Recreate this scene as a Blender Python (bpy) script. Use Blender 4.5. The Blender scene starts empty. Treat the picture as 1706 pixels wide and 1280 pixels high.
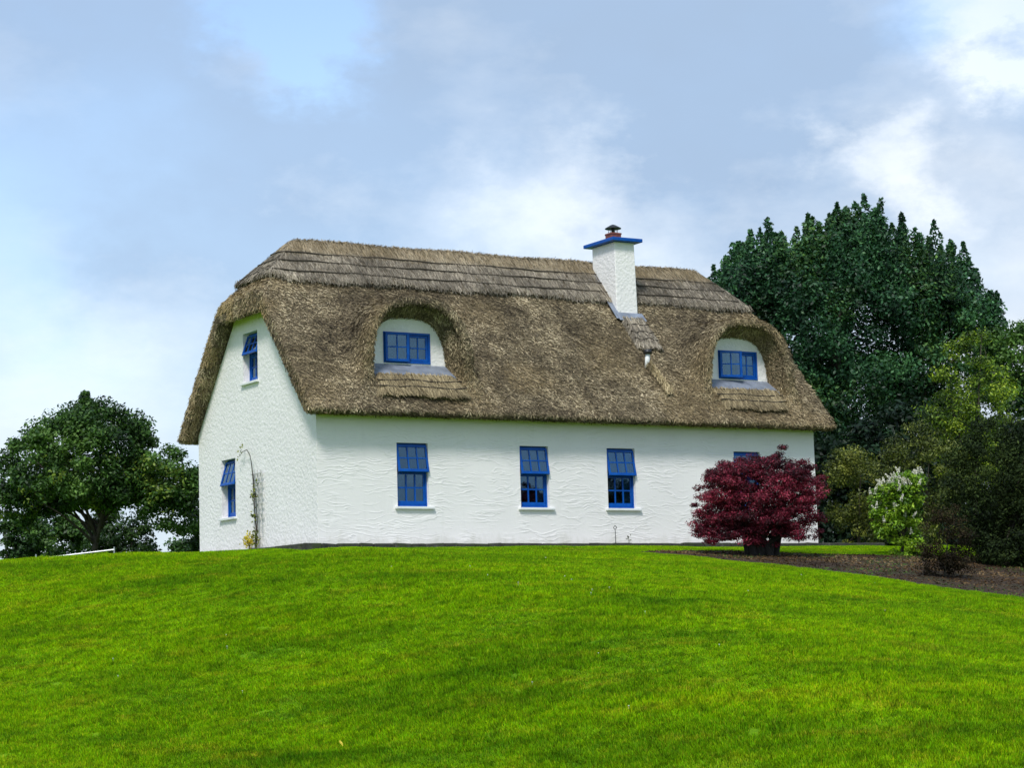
import bpy, math, random
import numpy as np
from mathutils import Matrix, Vector
from mathutils.geometry import tessellate_polygon
rng = np.random.default_rng(7)
random.seed(7)
sc = bpy.context.scene
COL = sc.collection

# ------------------------------------------------------------------ camera
cam_d = bpy.data.cameras.new('camera')
cam = bpy.data.objects.new('camera', cam_d)
COL.objects.link(cam)
R_ = Vector((0.85614827, -0.51593949, -0.02857591))
U_ = Vector((-0.03722063, -0.11673265, 0.99246567))
F_ = Vector((0.51538798, 0.84863416, 0.11914405))
M = Matrix.Identity(4)
for i in range(3):
    M[i][0] = R_[i]; M[i][1] = U_[i]; M[i][2] = -F_[i]
M[0][3], M[1][3], M[2][3] = -18.8137, -38.5387, -2.0592
cam.matrix_world = M
cam_d.sensor_width = 36
cam_d.lens = 75.69
cam_d.clip_end = 3000
sc.camera = cam

# ------------------------------------------------------------------ sky, sun, exposure
SUN_EL, SUN_AZ = math.radians(50), math.radians(224)     # azimuth clockwise from +y
world = bpy.data.worlds.new('World')
sc.world = world
world.use_nodes = True
nt = world.node_tree
for n in list(nt.nodes): nt.nodes.remove(n)
def wn(t, **kw):
    n = nt.nodes.new(t)
    for k, v in kw.items(): setattr(n, k, v)
    return n
def wmath(op, a, b=None, c=None, clamp=False):
    n = wn('ShaderNodeMath', operation=op); n.use_clamp = clamp
    for i, v in enumerate((a, b, c)):
        if v is None: continue
        if isinstance(v, (int, float)): n.inputs[i].default_value = v
        else: nt.links.new(v, n.inputs[i])
    return n.outputs[0]
sky = wn('ShaderNodeTexSky', sky_type='NISHITA')
sky.sun_disc = False
sky.sun_elevation = SUN_EL
sky.sun_rotation = SUN_AZ
sky.air_density = 1.0; sky.dust_density = 1.5; sky.ozone_density = 1.0
tc = wn('ShaderNodeTexCoord')
def lobe(d, r):       # soft round mass of cloud about one direction
    n = wn('ShaderNodeVectorMath', operation='DISTANCE')
    nt.links.new(warp, n.inputs[0]); n.inputs[1].default_value = d
    m = wn('ShaderNodeMapRange', interpolation_type='SMOOTHERSTEP')
    nt.links.new(n.outputs['Value'], m.inputs[0])
    m.inputs[1].default_value = 0.0; m.inputs[2].default_value = r
    m.inputs[3].default_value = 1.0; m.inputs[4].default_value = 0.0
    return m.outputs[0]
def wnoise(scale, detail, rough, off, zs=1.7):
    mp = wn('ShaderNodeMapping'); mp.inputs['Scale'].default_value = (1, 1, zs); mp.inputs['Location'].default_value = off
    nt.links.new(tc.outputs['Generated'], mp.inputs[0])
    n = wn('ShaderNodeTexNoise'); n.inputs['Scale'].default_value = scale
    n.inputs['Detail'].default_value = detail; n.inputs['Roughness'].default_value = rough
    nt.links.new(mp.outputs[0], n.inputs['Vector'])
    return n
wv = wnoise(10, 8, .62, (3, 1, 2))
vs = wn('ShaderNodeVectorMath', operation='SUBTRACT'); nt.links.new(wv.outputs['Color'], vs.inputs[0]); vs.inputs[1].default_value = (.5, .5, .5)
vm = wn('ShaderNodeVectorMath', operation='SCALE'); nt.links.new(vs.outputs[0], vm.inputs[0]); vm.inputs['Scale'].default_value = .15
va = wn('ShaderNodeVectorMath', operation='ADD'); nt.links.new(tc.outputs['Generated'], va.inputs[0]); nt.links.new(vm.outputs[0], va.inputs[1])
warp = va.outputs[0]
n1 = wnoise(4.2, 8, .52, (1.3, 4.1, .7)).outputs['Fac']
n2 = wnoise(13, 9, .58, (7.3, 2.2, 5.1), 2.2).outputs['Fac']
# how white: noise plus a few broad bright masses; how blue: the thin gaps
white = wmath('MULTIPLY_ADD', n1, 1.25, -0.56)
white = wmath('ADD', white, wmath('MULTIPLY_ADD', n2, .9, -.45))
for d, r, s in (((.522, .829, .190), .07, .5), ((.680, .685, .268), .066, 1.8), ((.649, .733, .207), .045, .75), ((.69, .70, .15), .09, .35),
                ((.325, .935, .120), .09, .40), ((.44, .885, .15), .10, .30), ((.53, .835, .165), .09, .30), ((.473, .855, .215), .07, .08), ((.58, .79, .17), .08, .2),
                ((.574, .78, .249), .11, -.32), ((.45, .86, .23), .10, -.15), ((.362, .909, .206), .10, -.25)):
    white = wmath('MULTIPLY_ADD', lobe(d, r), s, white)
sx_ = wn('ShaderNodeSeparateXYZ'); nt.links.new(warp, sx_.inputs[0])
low = wn('ShaderNodeMapRange', interpolation_type='SMOOTHSTEP'); nt.links.new(sx_.outputs[2], low.inputs[0])
low.inputs[1].default_value = .23; low.inputs[2].default_value = .10; low.inputs[3].default_value = 0; low.inputs[4].default_value = .24
white = wmath('ADD', white, low.outputs[0])
white = wmath('MULTIPLY_ADD', white, .95, .02, clamp=True)
blue = wmath('MULTIPLY_ADD', wnoise(3.1, 6, .5, (9.1, .4, 3.3)).outputs['Fac'], 1.6, -.72)
for d, r, s in (((.415, .866, .288), .06, 1.5), ((.313, .923, .224), .11, .3), ((.651, .706, .279), .05, .5), ((.30, .94, .18), .10, .2)):
    blue = wmath('MULTIPLY_ADD', lobe(d, r), s, blue)
blue = wmath('MULTIPLY_ADD', blue, .9, .04, clamp=True)
cmix = wn('ShaderNodeMix', data_type='RGBA')
nt.links.new(white, cmix.inputs['Factor'])
cmix.inputs['A'].default_value = (.262, .350, .480, 1)      # grey-lilac cloud base
cmix.inputs['B'].default_value = (.635, .675, .715, 1)        # lit cloud
bg1 = wn('ShaderNodeBackground'); nt.links.new(sky.outputs[0], bg1.inputs[0]); bg1.inputs[1].default_value = .15
bg2 = wn('ShaderNodeBackground'); nt.links.new(cmix.outputs['Result'], bg2.inputs[0]); bg2.inputs[1].default_value = 1.0
ms = wn('ShaderNodeMixShader')
nt.links.new(blue, ms.inputs[0]); nt.links.new(bg2.outputs[0], ms.inputs[1]); nt.links.new(bg1.outputs[0], ms.inputs[2])
out = wn('ShaderNodeOutputWorld'); nt.links.new(ms.outputs[0], out.inputs[0])

sun_d = bpy.data.lights.new('sun', 'SUN')
sun_d.energy = 2.0
sun_d.angle = math.radians(12)
sun_d.color = (1.0, .965, .91)
sun = bpy.data.objects.new('sun', sun_d)
COL.objects.link(sun)
sdir = Vector((math.sin(SUN_AZ) * math.cos(SUN_EL), math.cos(SUN_AZ) * math.cos(SUN_EL), math.sin(SUN_EL)))
sun.rotation_euler = sdir.to_track_quat('Z', 'Y').to_euler()
vs_ = sc.view_settings
vs_.view_transform = 'Standard'; vs_.look = 'None'; vs_.gamma = 1; vs_.use_curve_mapping = False
vs_.exposure = 0.66

# ------------------------------------------------------------------ helpers
def sstep(a, b, t):
    t = np.clip((np.asarray(t, float) - a) / (b - a), 0, 1)
    return t * t * (3 - 2 * t)
def ground(x, y):
    x = np.asarray(x, float); y = np.asarray(y, float)
    lf = sstep(2.0, -11, x)
    m = -.75 + lf * 13.0 - y
    mm = np.maximum(m, 0); k = 9.0
    g = .07 * mm + np.where(mm < k, mm * mm / (2 * k), mm - k / 2) * .112
    far = np.maximum(m - 26, 0); g = g - np.where(far < 14, far * far / 28, far - 7) * .182
    zp = (-.20 + .20 * sstep(-.3, -2.6, x) * sstep(-.5, 6.0, y) - .08 * sstep(-1.8, -5, x) - .6 * sstep(9, 25, y)
          - .02 * np.maximum(y - 25, 0) * sstep(25, 40, y))
    zp = zp + .085 * np.exp(-((x + .1) / 1.5) ** 2) * sstep(-4.5, -.8, y) + .03 * sstep(1, 3, x) * sstep(-4.5, -.8, y) * (y < 3)
    und = .012 * np.sin(x * .35 + 1.3) * np.sin(y * .31 + .4) * sstep(2, 8, m)
    return zp - g + und
def gz(x, y): return float(ground(x, y))

_lat = np.random.default_rng(3).random((32, 32, 32)).astype(np.float32)
def vnoise(P, s):
    q = np.asarray(P) * s
    i = np.floor(q).astype(int); f = q - i; f = f * f * (3 - 2 * f); i &= 31; j = (i + 1) & 31
    L = _lat; x, y, z = f[..., 0], f[..., 1], f[..., 2]
    a = L[i[..., 0], i[..., 1], i[..., 2]] * (1 - x) + L[j[..., 0], i[..., 1], i[..., 2]] * x
    b = L[i[..., 0], j[..., 1], i[..., 2]] * (1 - x) + L[j[..., 0], j[..., 1], i[..., 2]] * x
    c = L[i[..., 0], i[..., 1], j[..., 2]] * (1 - x) + L[j[..., 0], i[..., 1], j[..., 2]] * x
    d = L[i[..., 0], j[..., 1], j[..., 2]] * (1 - x) + L[j[..., 0], j[..., 1], j[..., 2]] * x
    return (a * (1 - y) + b * y) * (1 - z) + (c * (1 - y) + d * y) * z

def mesh_np(name, V, F, cols=None, smooth=False):
    """V (n,3); F (m,k) array of equal-size faces"""
    V = np.asarray(V, np.float32); F = np.asarray(F, np.int32)
    me = bpy.data.meshes.new(name)
    n, (m, k) = len(V), F.shape
    me.vertices.add(n); me.vertices.foreach_set('co', V.ravel())
    me.loops.add(m * k); me.loops.foreach_set('vertex_index', F.ravel())
    me.polygons.add(m); me.polygons.foreach_set('loop_start', np.arange(0, m * k, k, dtype=np.int32))
    me.polygons.foreach_set('loop_total', np.full(m, k, np.int32))
    if smooth: me.polygons.foreach_set('use_smooth', np.ones(m, bool))
    me.update(calc_edges=True)
    if cols is not None:
        a = me.color_attributes.new('Col', 'FLOAT_COLOR', 'POINT')
        c = np.ones((n, 4), np.float32); c[:, :3] = cols
        a.data.foreach_set('color', c.ravel())
    return me
def mesh_py(name, V, F, smooth=False):
    me = bpy.data.meshes.new(name); me.from_pydata([tuple(v) for v in V], [], F)
    if smooth:
        for p in me.polygons: p.use_smooth = True
    me.update(); return me
def obj(name, me, mat=None, parent=None, loc=(0, 0, 0), rot=(0, 0, 0)):
    o = bpy.data.objects.new(name, me)
    if mat and me is not None and not me.materials: me.materials.append(mat)
    COL.objects.link(o); o.location = loc; o.rotation_euler = rot
    if parent: o.parent = parent
    return o
def tag(o, label=None, cat=None, group=None, kind=None):
    for k, v in (('label', label), ('category', cat), ('group', group), ('kind', kind)):
        if v: o[k] = v
    return o
def boxes(bs):
    V, F = [], []
    for x0, x1, y0, y1, z0, z1 in bs:
        o = len(V)
        V += [(x0, y0, z0), (x1, y0, z0), (x1, y1, z0), (x0, y1, z0), (x0, y0, z1), (x1, y0, z1), (x1, y1, z1), (x0, y1, z1)]
        F += [tuple(o + i for i in f) for f in ((0, 3, 2, 1), (4, 5, 6, 7), (0, 1, 5, 4), (1, 2, 6, 5), (2, 3, 7, 6), (3, 0, 4, 7))]
    return V, F
def box_mesh(name, *bs): return mesh_py(name, *boxes(bs))
def bevel_obj(o, w=.01, seg=2):
    m = o.modifiers.new('bevel', 'BEVEL'); m.width = w; m.segments = seg; m.limit_method = 'ANGLE'
    return o
def tube(pts, rad, n=8, caps=True):
    pts = [Vector(p) for p in pts]
    V, F = [], []
    rads = rad if hasattr(rad, '__len__') else [rad] * len(pts)
    for i, p in enumerate(pts):
        t = (pts[min(i + 1, len(pts) - 1)] - pts[max(i - 1, 0)]).normalized()
        a = t.cross(Vector((0, 0, 1)) if abs(t.z) < .9 else Vector((1, 0, 0))).normalized(); b = t.cross(a)
        for k in range(n):
            w = 2 * math.pi * k / n
            V.append(p + (a * math.cos(w) + b * math.sin(w)) * rads[i])
    for i in range(len(pts) - 1):
        for k in range(n):
            F.append((i * n + k, i * n + (k + 1) % n, (i + 1) * n + (k + 1) % n, (i + 1) * n + k))
    if caps:
        F.append(tuple(range(n - 1, -1, -1))); F.append(tuple((len(pts) - 1) * n + k for k in range(n)))
    return V, F
def merge(parts):
    V, F = [], []
    for v, f in parts:
        o = len(V); V += list(v); F += [tuple(i + o for i in q) for q in f]
    return V, F
def lathe(prof, n=20):
    V, F = [], []
    for r, z in prof:
        for k in range(n):
            w = 2 * math.pi * k / n; V.append((r * math.cos(w), r * math.sin(w), z))
    for i in range(len(prof) - 1):
        for k in range(n):
            F.append((i * n + k, i * n + (k + 1) % n, (i + 1) * n + (k + 1) % n, (i + 1) * n + k))
    return V, F

# ------------------------------------------------------------------ materials
def new_mat(name):
    m = bpy.data.materials.new(name); m.use_nodes = True
    t = m.node_tree; b = t.nodes['Principled BSDF']
    return m, t, b
def N(t, typ, **kw):
    n = t.nodes.new(typ)
    for k, v in kw.items(): setattr(n, k, v)
    return n
def noise(t, vec, scale, detail=4, rough=.5, dist=0.):
    n = N(t, 'ShaderNodeTexNoise'); n.inputs['Scale'].default_value = scale; n.inputs['Detail'].default_value = detail
    n.inputs['Roughness'].default_value = rough; n.inputs['Distortion'].default_value = dist
    if vec is not None: t.links.new(vec, n.inputs['Vector'])
    return n
def mapping(t, vec, scale=(1, 1, 1), rot=(0, 0, 0)):
    n = N(t, 'ShaderNodeMapping'); n.inputs['Scale'].default_value = scale; n.inputs['Rotation'].default_value = rot
    t.links.new(vec, n.inputs[0]); return n.outputs[0]
def ramp(t, fac, stops):
    n = N(t, 'ShaderNodeValToRGB'); e = n.color_ramp.elements
    while len(e) < len(stops): e.new(.5)
    for i, (p, c) in enumerate(stops): e[i].position = p; e[i].color = (*c, 1)
    t.links.new(fac, n.inputs[0]); return n.outputs[0]
def mixc(t, fac, a, b, mode='MIX'):
    n = N(t, 'ShaderNodeMix', data_type='RGBA', blend_type=mode)
    for s, v in (('Factor', fac), ('A', a), ('B', b)):
        if isinstance(v, tuple): n.inputs[s].default_value = (*v, 1)
        elif isinstance(v, (int, float)): n.inputs[s].default_value = v
        else: t.links.new(v, n.inputs[s])
    return n.outputs['Result']
def bump(t, b, h, strength, dist):
    n = N(t, 'ShaderNodeBump'); n.inputs['Strength'].default_value = strength; n.inputs['Distance'].default_value = dist
    t.links.new(h, n.inputs['Height']); t.links.new(n.outputs[0], b.inputs['Normal']); return n
def pos(t): return N(t, 'ShaderNodeNewGeometry').outputs['Position']

def simple(name, c, rough=.6, metal=0., var=.12, scale=6.):
    m, t, b = new_mat(name)
    f = noise(t, pos(t), scale, 5).outputs['Fac']
    t.links.new(ramp(t, f, [(.3, tuple(x * (1 - var) for x in c)), (.7, tuple(min(1, x * (1 + var)) for x in c))]), b.inputs['Base Color'])
    b.inputs['Roughness'].default_value = rough; b.inputs['Metallic'].default_value = metal
    return m
MAT = {}
# trowelled front render: wavy horizontal ridges, soft arcs
def wall_mat(name, kind):
    m, t, b = new_mat(name)
    p = pos(t)
    big = noise(t, p, .9, 5, .6).outputs['Fac']
    fine = noise(t, p, 14, 4).outputs['Fac']
    c = ramp(t, big, [(.25, (.82, .80, .79)), (.75, (.88, .86, .85))])
    # weathering: faint grey-green streaks running down
    st = noise(t, mapping(t, p, (5, 5, .5)), 1.6, 5, .6).outputs['Fac']
    c = mixc(t, ramp(t, st, [(.55, (0, 0, 0)), (.85, (.35, .35, .35))]), c, (.68, .68, .655))
    # splash dirt and algae along the foot, broken up
    sz = N(t, 'ShaderNodeSeparateXYZ'); t.links.new(p, sz.inputs[0])
    sn = noise(t, mapping(t, p, (1, 1, .4)), 3.2, 6, .7).outputs['Fac']
    sa = N(t, 'ShaderNodeMath', operation='MULTIPLY_ADD'); t.links.new(sn, sa.inputs[0]); sa.inputs[1].default_value = .75; sa.inputs[2].default_value = -.22
    sb = N(t, 'ShaderNodeMath', operation='SUBTRACT'); t.links.new(sa.outputs[0], sb.inputs[0]); t.links.new(sz.outputs[2], sb.inputs[1])
    sm = N(t, 'ShaderNodeMapRange'); t.links.new(sb.outputs[0], sm.inputs[0]); sm.inputs[1].default_value = 0; sm.inputs[2].default_value = .22; sm.inputs[3].default_value = 0; sm.inputs[4].default_value = .5
    c = mixc(t, sm.outputs[0], c, (.50, .50, .42))
    t.links.new(c, b.inputs['Base Color'])
    b.inputs['Roughness'].default_value = .85
    b.inputs['Specular IOR Level'].default_value = .2
    if kind == 'trowel':
        wob = noise(t, mapping(t, p, (.9, .9, 1.3)), 1.1, 3, .55)
        off = N(t, 'ShaderNodeVectorMath', operation='SCALE'); off.inputs['Scale'].default_value = .42
        t.links.new(wob.outputs['Color'], off.inputs[0])
        ad = N(t, 'ShaderNodeVectorMath', operation='ADD'); t.links.new(p, ad.inputs[0]); t.links.new(off.outputs[0], ad.inputs[1])
        v1 = noise(t, mapping(t, ad.outputs[0], (1.5, 1.5, 12)), 1.0, 2.0, .4, .15).outputs['Fac']
        # thin crests: 1-|2n-1| sharpened
        a = N(t, 'ShaderNodeMath', operation='SUBTRACT'); t.links.new(v1, a.inputs[0]); a.inputs[1].default_value = .5
        ab = N(t, 'ShaderNodeMath', operation='ABSOLUTE'); t.links.new(a.outputs[0], ab.inputs[0])
        cr = N(t, 'ShaderNodeMapRange', interpolation_type='SMOOTHSTEP'); t.links.new(ab.outputs[0], cr.inputs[0])
        cr.inputs[1].default_value = 0; cr.inputs[2].default_value = .075; cr.inputs[3].default_value = 1; cr.inputs[4].default_value = 0
        msk = noise(t, p, 1.7, 3).outputs['Fac']
        mk = N(t, 'ShaderNodeMapRange'); t.links.new(msk, mk.inputs[0]); mk.inputs[1].default_value = .38; mk.inputs[2].default_value = .6
        mu = N(t, 'ShaderNodeMath', operation='MULTIPLY'); t.links.new(cr.outputs[0], mu.inputs[0]); t.links.new(mk.outputs[0], mu.inputs[1])
        ad2 = N(t, 'ShaderNodeMath', operation='MULTIPLY_ADD'); t.links.new(fine, ad2.inputs[0]); ad2.inputs[1].default_value = .25; t.links.new(mu.outputs[0], ad2.inputs[2])
        bump(t, b, ad2.outputs[0], .29, .028)
    else:
        n1 = noise(t, p, 11, 6, .62).outputs['Fac']
        vo = N(t, 'ShaderNodeTexVoronoi', feature='SMOOTH_F1'); vo.inputs['Scale'].default_value = 17; t.links.new(p, vo.inputs['Vector'])
        ad2 = N(t, 'ShaderNodeMath', operation='MULTIPLY_ADD'); t.links.new(vo.outputs['Distance'], ad2.inputs[0]); ad2.inputs[1].default_value = -.5; t.links.new(n1, ad2.inputs[2])
        bump(t, b, ad2.outputs[0], .55, .035)
    return m
MAT['front'] = wall_mat('white_trowelled_render', 'trowel')
MAT['gable'] = wall_mat('white_roughcast', 'rough')
MAT['smooth'] = simple('white_paint', (.79, .80, .80), .6, var=.04)
def blue_mat():
    m, t, b = new_mat('blue_gloss_paint')
    f = noise(t, pos(t), 9, 5, .6).outputs['Fac']
    t.links.new(ramp(t, f, [(.3, (.001, .058, .32)), (.75, (.002, .098, .44))]), b.inputs['Base Color'])
    b.inputs['Roughness'].default_value = .35; b.inputs['Specular IOR Level'].default_value = .2
    return m
MAT['blue'] = blue_mat()
def glass_mat():
    m, t, b = new_mat('window_glass')
    t.nodes.remove(b)
    tr = N(t, 'ShaderNodeBsdfTransparent'); tr.inputs[0].default_value = (.34, .58, .72, 1)
    gl = N(t, 'ShaderNodeBsdfGlossy'); gl.inputs['Roughness'].default_value = .03; gl.inputs['Color'].default_value = (.62, .85, 1, 1)
    fr = N(t, 'ShaderNodeFresnel'); fr.inputs['IOR'].default_value = 1.5
    bp = N(t, 'ShaderNodeBump'); bp.inputs['Strength'].default_value = .12; bp.inputs['Distance'].default_value = .02
    t.links.new(noise(t, pos(t), 3, 2).outputs['Fac'], bp.inputs['Height']); t.links.new(bp.outputs[0], gl.inputs['Normal'])
    ma = N(t, 'ShaderNodeMath', operation='MULTIPLY_ADD'); t.links.new(fr.outputs[0], ma.inputs[0]); ma.inputs[1].default_value = 1.9; ma.inputs[2].default_value = .04
    mx = N(t, 'ShaderNodeMixShader'); t.links.new(ma.outputs[0], mx.inputs[0]); t.links.new(tr.outputs[0], mx.inputs[1]); t.links.new(gl.outputs[0], mx.inputs[2])
    t.links.new(mx.outputs[0], t.nodes['Material Output'].inputs[0])
    return m
MAT['glass'] = glass_mat()
def thatch_mat(name, lo, mid, hi, attr):
    m, t, b = new_mat(name)
    p = pos(t)
    if attr:
        a = N(t, 'ShaderNodeAttribute', attribute_name='Col')
        t.links.new(a.outputs['Color'], b.inputs['Base Color'])
    else:
        f = noise(t, mapping(t, p, (26, 9, 9)), 1.0, 6, .7).outputs['Fac']
        t.links.new(ramp(t, f, [(.3, lo), (.5, mid), (.72, hi)]), b.inputs['Base Color'])
        bump(t, b, f, .8, .04)
    b.inputs['Roughness'].default_value = .8
    b.inputs['Specular IOR Level'].default_value = .25
    return m
MAT['thatch'] = thatch_mat('weathered_reed', (.05, .038, .022), (.13, .10, .06), (.25, .20, .12), False)
MAT['straw'] = thatch_mat('reed_stems', None, None, None, True)
MAT['lead'] = simple('lead_sheet', (.22, .25, .31), .5, .15, .25, 5)
MAT['ligger'] = simple('hazel_rod', (.05, .038, .026), .8)
MAT['clay'] = simple('clay_pot', (.19, .05, .035), .75, 0, .3, 14)
MAT['metal_dark'] = simple('dark_cowl_metal', (.035, .038, .04), .5, .6)
MAT['galv'] = simple('galvanised_steel', (.45, .48, .5), .45, .6)
MAT['black'] = simple('black_plastic', (.015, .015, .017), .4)
MAT['weathered_wood'] = simple('weathered_grey_wood', (.48, .48, .46), .8, 0, .3, 20)
MAT['curtain'] = simple('net_curtain', (.62, .60, .54), .9)
MAT['blind'] = simple('teal_curtain', (.10, .26, .30), .9)
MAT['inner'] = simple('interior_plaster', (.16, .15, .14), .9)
def stone_mat():
    m, t, b = new_mat('mossy_stone')
    p = pos(t)
    f = noise(t, p, 7, 6, .65).outputs['Fac']
    c = ramp(t, f, [(.3, (.018, .019, .015)), (.58, (.05, .05, .042)), (.8, (.16, .155, .13))])
    g = noise(t, p, 3.3, 5, .6).outputs['Fac']
    c = mixc(t, ramp(t, g, [(.45, (0, 0, 0)), (.62, (.75, .75, .75))]), c, (.035, .05, .014))
    t.links.new(c, b.inputs['Base Color']); b.inputs['Roughness'].default_value = .9
    bump(t, b, f, .6, .03)
    return m
MAT['stone'] = stone_mat()
def bark_mat(name, c):
    m, t, b = new_mat(name)
    p = pos(t)
    f = noise(t, mapping(t, p, (9, 9, 1.6)), 1.5, 6, .65).outputs['Fac']
    t.links.new(ramp(t, f, [(.3, tuple(x * .45 for x in c)), (.7, tuple(x * 1.4 for x in c))]), b.inputs['Base Color'])
    b.inputs['Roughness'].default_value = .9
    bump(t, b, f, .7, .03)
    return m
MAT['bark'] = bark_mat('dark_bark', (.045, .037, .028))
MAT['bark2'] = bark_mat('maple_bark', (.022, .018, .016))
def leaf_mat(name, trans=.25, rough=.5, spec=.3):
    m, t, b = new_mat(name)
    a = N(t, 'ShaderNodeAttribute', attribute_name='Col')
    t.links.new(a.outputs['Color'], b.inputs['Base Color'])
    b.inputs['Roughness'].default_value = rough; b.inputs['Specular IOR Level'].default_value = spec
    tl = N(t, 'ShaderNodeBsdfTranslucent')
    t.links.new(mixc(t, 1.0, a.outputs['Color'], (1.3, 1.35, .6), 'MULTIPLY'), tl.inputs[0])
    mx = N(t, 'ShaderNodeMixShader'); mx.inputs[0].default_value = trans
    t.links.new(b.outputs[0], mx.inputs[1]); t.links.new(tl.outputs[0], mx.inputs[2])
    t.links.new(mx.outputs[0], t.nodes['Material Output'].inputs[0])
    return m
MAT['leaf'] = leaf_mat('leaf', .22)
MAT['leaf_matt'] = leaf_mat('leaf_matt', .12, .7, .12)
MAT['petal'] = leaf_mat('petal', .25, .8, .1)
# lawn: broad patches of deep, fresh and yellowish green
def lawn_colour(t, p):
    q = mapping(t, p, (.55, .55, .55), (0, 0, .80))
    q2 = mapping(t, q, (.55, 1.7, 1))
    a = noise(t, q2, .75, 6, .6, .4).outputs['Fac']
    c = ramp(t, a, [(.28, (.11, .265, .004)), (.42, (.215, .41, .004)), (.56, (.30, .52, .003)), (.72, (.38, .57, .004))])
    y = noise(t, q2, 2.3, 5, .62).outputs['Fac']
    c = mixc(t, ramp(t, y, [(.54, (0, 0, 0)), (.70, (.7, .7, .7))]), c, (.43, .48, .014))
    mid = noise(t, p, 4.2, 5, .7).outputs['Fac']
    c = mixc(t, ramp(t, mid, [(.36, (.6, .6, .6)), (.54, (0, 0, 0))]), c, (.04, .14, .004))
    return c
def ground_mat():
    m, t, b = new_mat('lawn_turf')
    p = pos(t)
    c = lawn_colour(t, p)
    f = noise(t, p, 38, 4, .7).outputs['Fac']
    c = mixc(t, ramp(t, f, [(.35, (.75, .75, .75)), (.65, (.2, .2, .2))]), c, (.03, .09, .006))
    t.links.new(c, b.inputs['Base Color']); b.inputs['Roughness'].default_value = .95; b.inputs['Specular IOR Level'].default_value = .1
    bump(t, b, f, .5, .03)
    return m
MAT['ground'] = ground_mat()
def grass_mat():
    m, t, b = new_mat('grass_blade')
    a = N(t, 'ShaderNodeAttribute', attribute_name='Col')
    c = mixc(t, 1.0, lawn_colour(t, pos(t)), a.outputs['Color'], 'MULTIPLY')
    t.links.new(c, b.inputs['Base Color']); b.inputs['Roughness'].default_value = .6; b.inputs['Specular IOR Level'].default_value = .08
    tl = N(t, 'ShaderNodeBsdfTranslucent'); t.links.new(mixc(t, 1.0, c, (1.3, 1.2, .5), 'MULTIPLY'), tl.inputs[0])
    mx = N(t, 'ShaderNodeMixShader'); mx.inputs[0].default_value = .35
    t.links.new(b.outputs[0], mx.inputs[1]); t.links.new(tl.outputs[0], mx.inputs[2])
    t.links.new(mx.outputs[0], t.nodes['Material Output'].inputs[0])
    return m
MAT['grass'] = grass_mat()
def mulch_mat():
    m, t, b = new_mat('bark_mulch')
    p = pos(t)
    f = noise(t, p, 22, 6, .7).outputs['Fac']
    c = ramp(t, f, [(.3, (.012, .007, .003)), (.55, (.046, .025, .010)), (.75, (.12, .065, .025))])
    g = noise(t, p, 1.4, 5, .65).outputs['Fac']
    c = mixc(t, ramp(t, g, [(.5, (0, 0, 0)), (.66, (.5, .5, .5))]), c, (.035, .06, .012))
    t.links.new(c, b.inputs['Base Color']); b.inputs['Roughness'].default_value = .95
    bump(t, b, f, .9, .05)
    return m
MAT['mulch'] = mulch_mat()
MAT['path'] = simple('path_gravel', (.26, .25, .22), .95, 0, .3, 30)

# ------------------------------------------------------------------ ground
def axis(lo, hi, dense, step, grow=1.25):
    a, b = dense
    v = list(np.arange(a, b + 1e-6, step))
    s = step
    while v[-1] < hi: s *= grow; v.append(min(v[-1] + s, hi))
    s = step
    while v[0] > lo: s *= grow; v.insert(0, max(v[0] - s, lo))
    return np.array(v)
gx = axis(-900, 900, (-24, 26), .4); gy = axis(-900, 900, (-40, 30), .4)
X, Y = np.meshgrid(gx, gy, indexing='ij')
Z = ground(X, Y)
Z = Z - .0 * X
nx, ny = X.shape
idx = np.arange(nx * ny).reshape(nx, ny)
Fq = np.stack([idx[:-1, :-1], idx[1:, :-1], idx[1:, 1:], idx[:-1, 1:]], -1).reshape(-1, 4)
lawn = obj('lawn', mesh_np('lawn', np.stack([X, Y, Z], -1).reshape(-1, 3), Fq, smooth=True), MAT['ground'])
tag(lawn, 'sloping bright green mown lawn below the cottage', 'lawn', kind='structure')

# mulch bed outline (world xy), front edge then back edge
BED = np.array([(5.7, -3.0), (5.95, -4.0), (6.03, -5.1), (6.3, -6.2), (6.55, -7.25), (6.75, -8.2), (7.0, -9.15), (7.5, -10.2), (8.0, -11.15), (8.8, -12.5), (9.6, -13.9),
                (16, -13.3), (16, -7.8), (13.8, -6.6), (12.6, -5.6), (11.7, -4.4), (10.6, -4.3), (9.4, -3.9), (8.8, -3.4), (8.0, -2.75), (7.3, -2.5), (6.4, -2.6)])
def in_poly(px, py, poly):
    px = np.asarray(px); py = np.asarray(py); r = np.zeros(px.shape, bool)
    j = len(poly) - 1
    for i in range(len(poly)):
        xi, yi = poly[i]; xj, yj = poly[j]
        c = ((yi > py) != (yj > py)) & (px < (xj - xi) * (py - yi) / (yj - yi + 1e-12) + xi)
        r ^= c; j = i
    return r
def poly_dist(px, py, poly):
    P = np.stack([px, py], -1); d = np.full(px.shape, 1e9)
    for i in range(len(poly)):
        a = poly[i]; b = poly[(i + 1) % len(poly)]; ab = b - a
        t = np.clip(((P - a) @ ab) / (ab @ ab), 0, 1)
        d = np.minimum(d, np.linalg.norm(P - a - t[..., None] * ab, axis=-1))
    return d
bx = np.arange(4.6, 16.2, .12); by = np.arange(-14.4, -2.6, .12)
BX, BY = np.meshgrid(bx, by, indexing='ij')
ins = in_poly(BX, BY, BED); bd = poly_dist(BX, BY, BED) * np.where(ins, 1, -1)
P3 = np.stack([BX, BY, BX * 0], -1)
edge_n = (vnoise(P3, 2.3) - .5) * .35
hb = ground(BX, BY) + np.clip((bd + edge_n + .02) * .35, -.1, .045) + (vnoise(P3, 6) - .5) * .02
idx = np.arange(BX.size).reshape(BX.shape)
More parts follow.
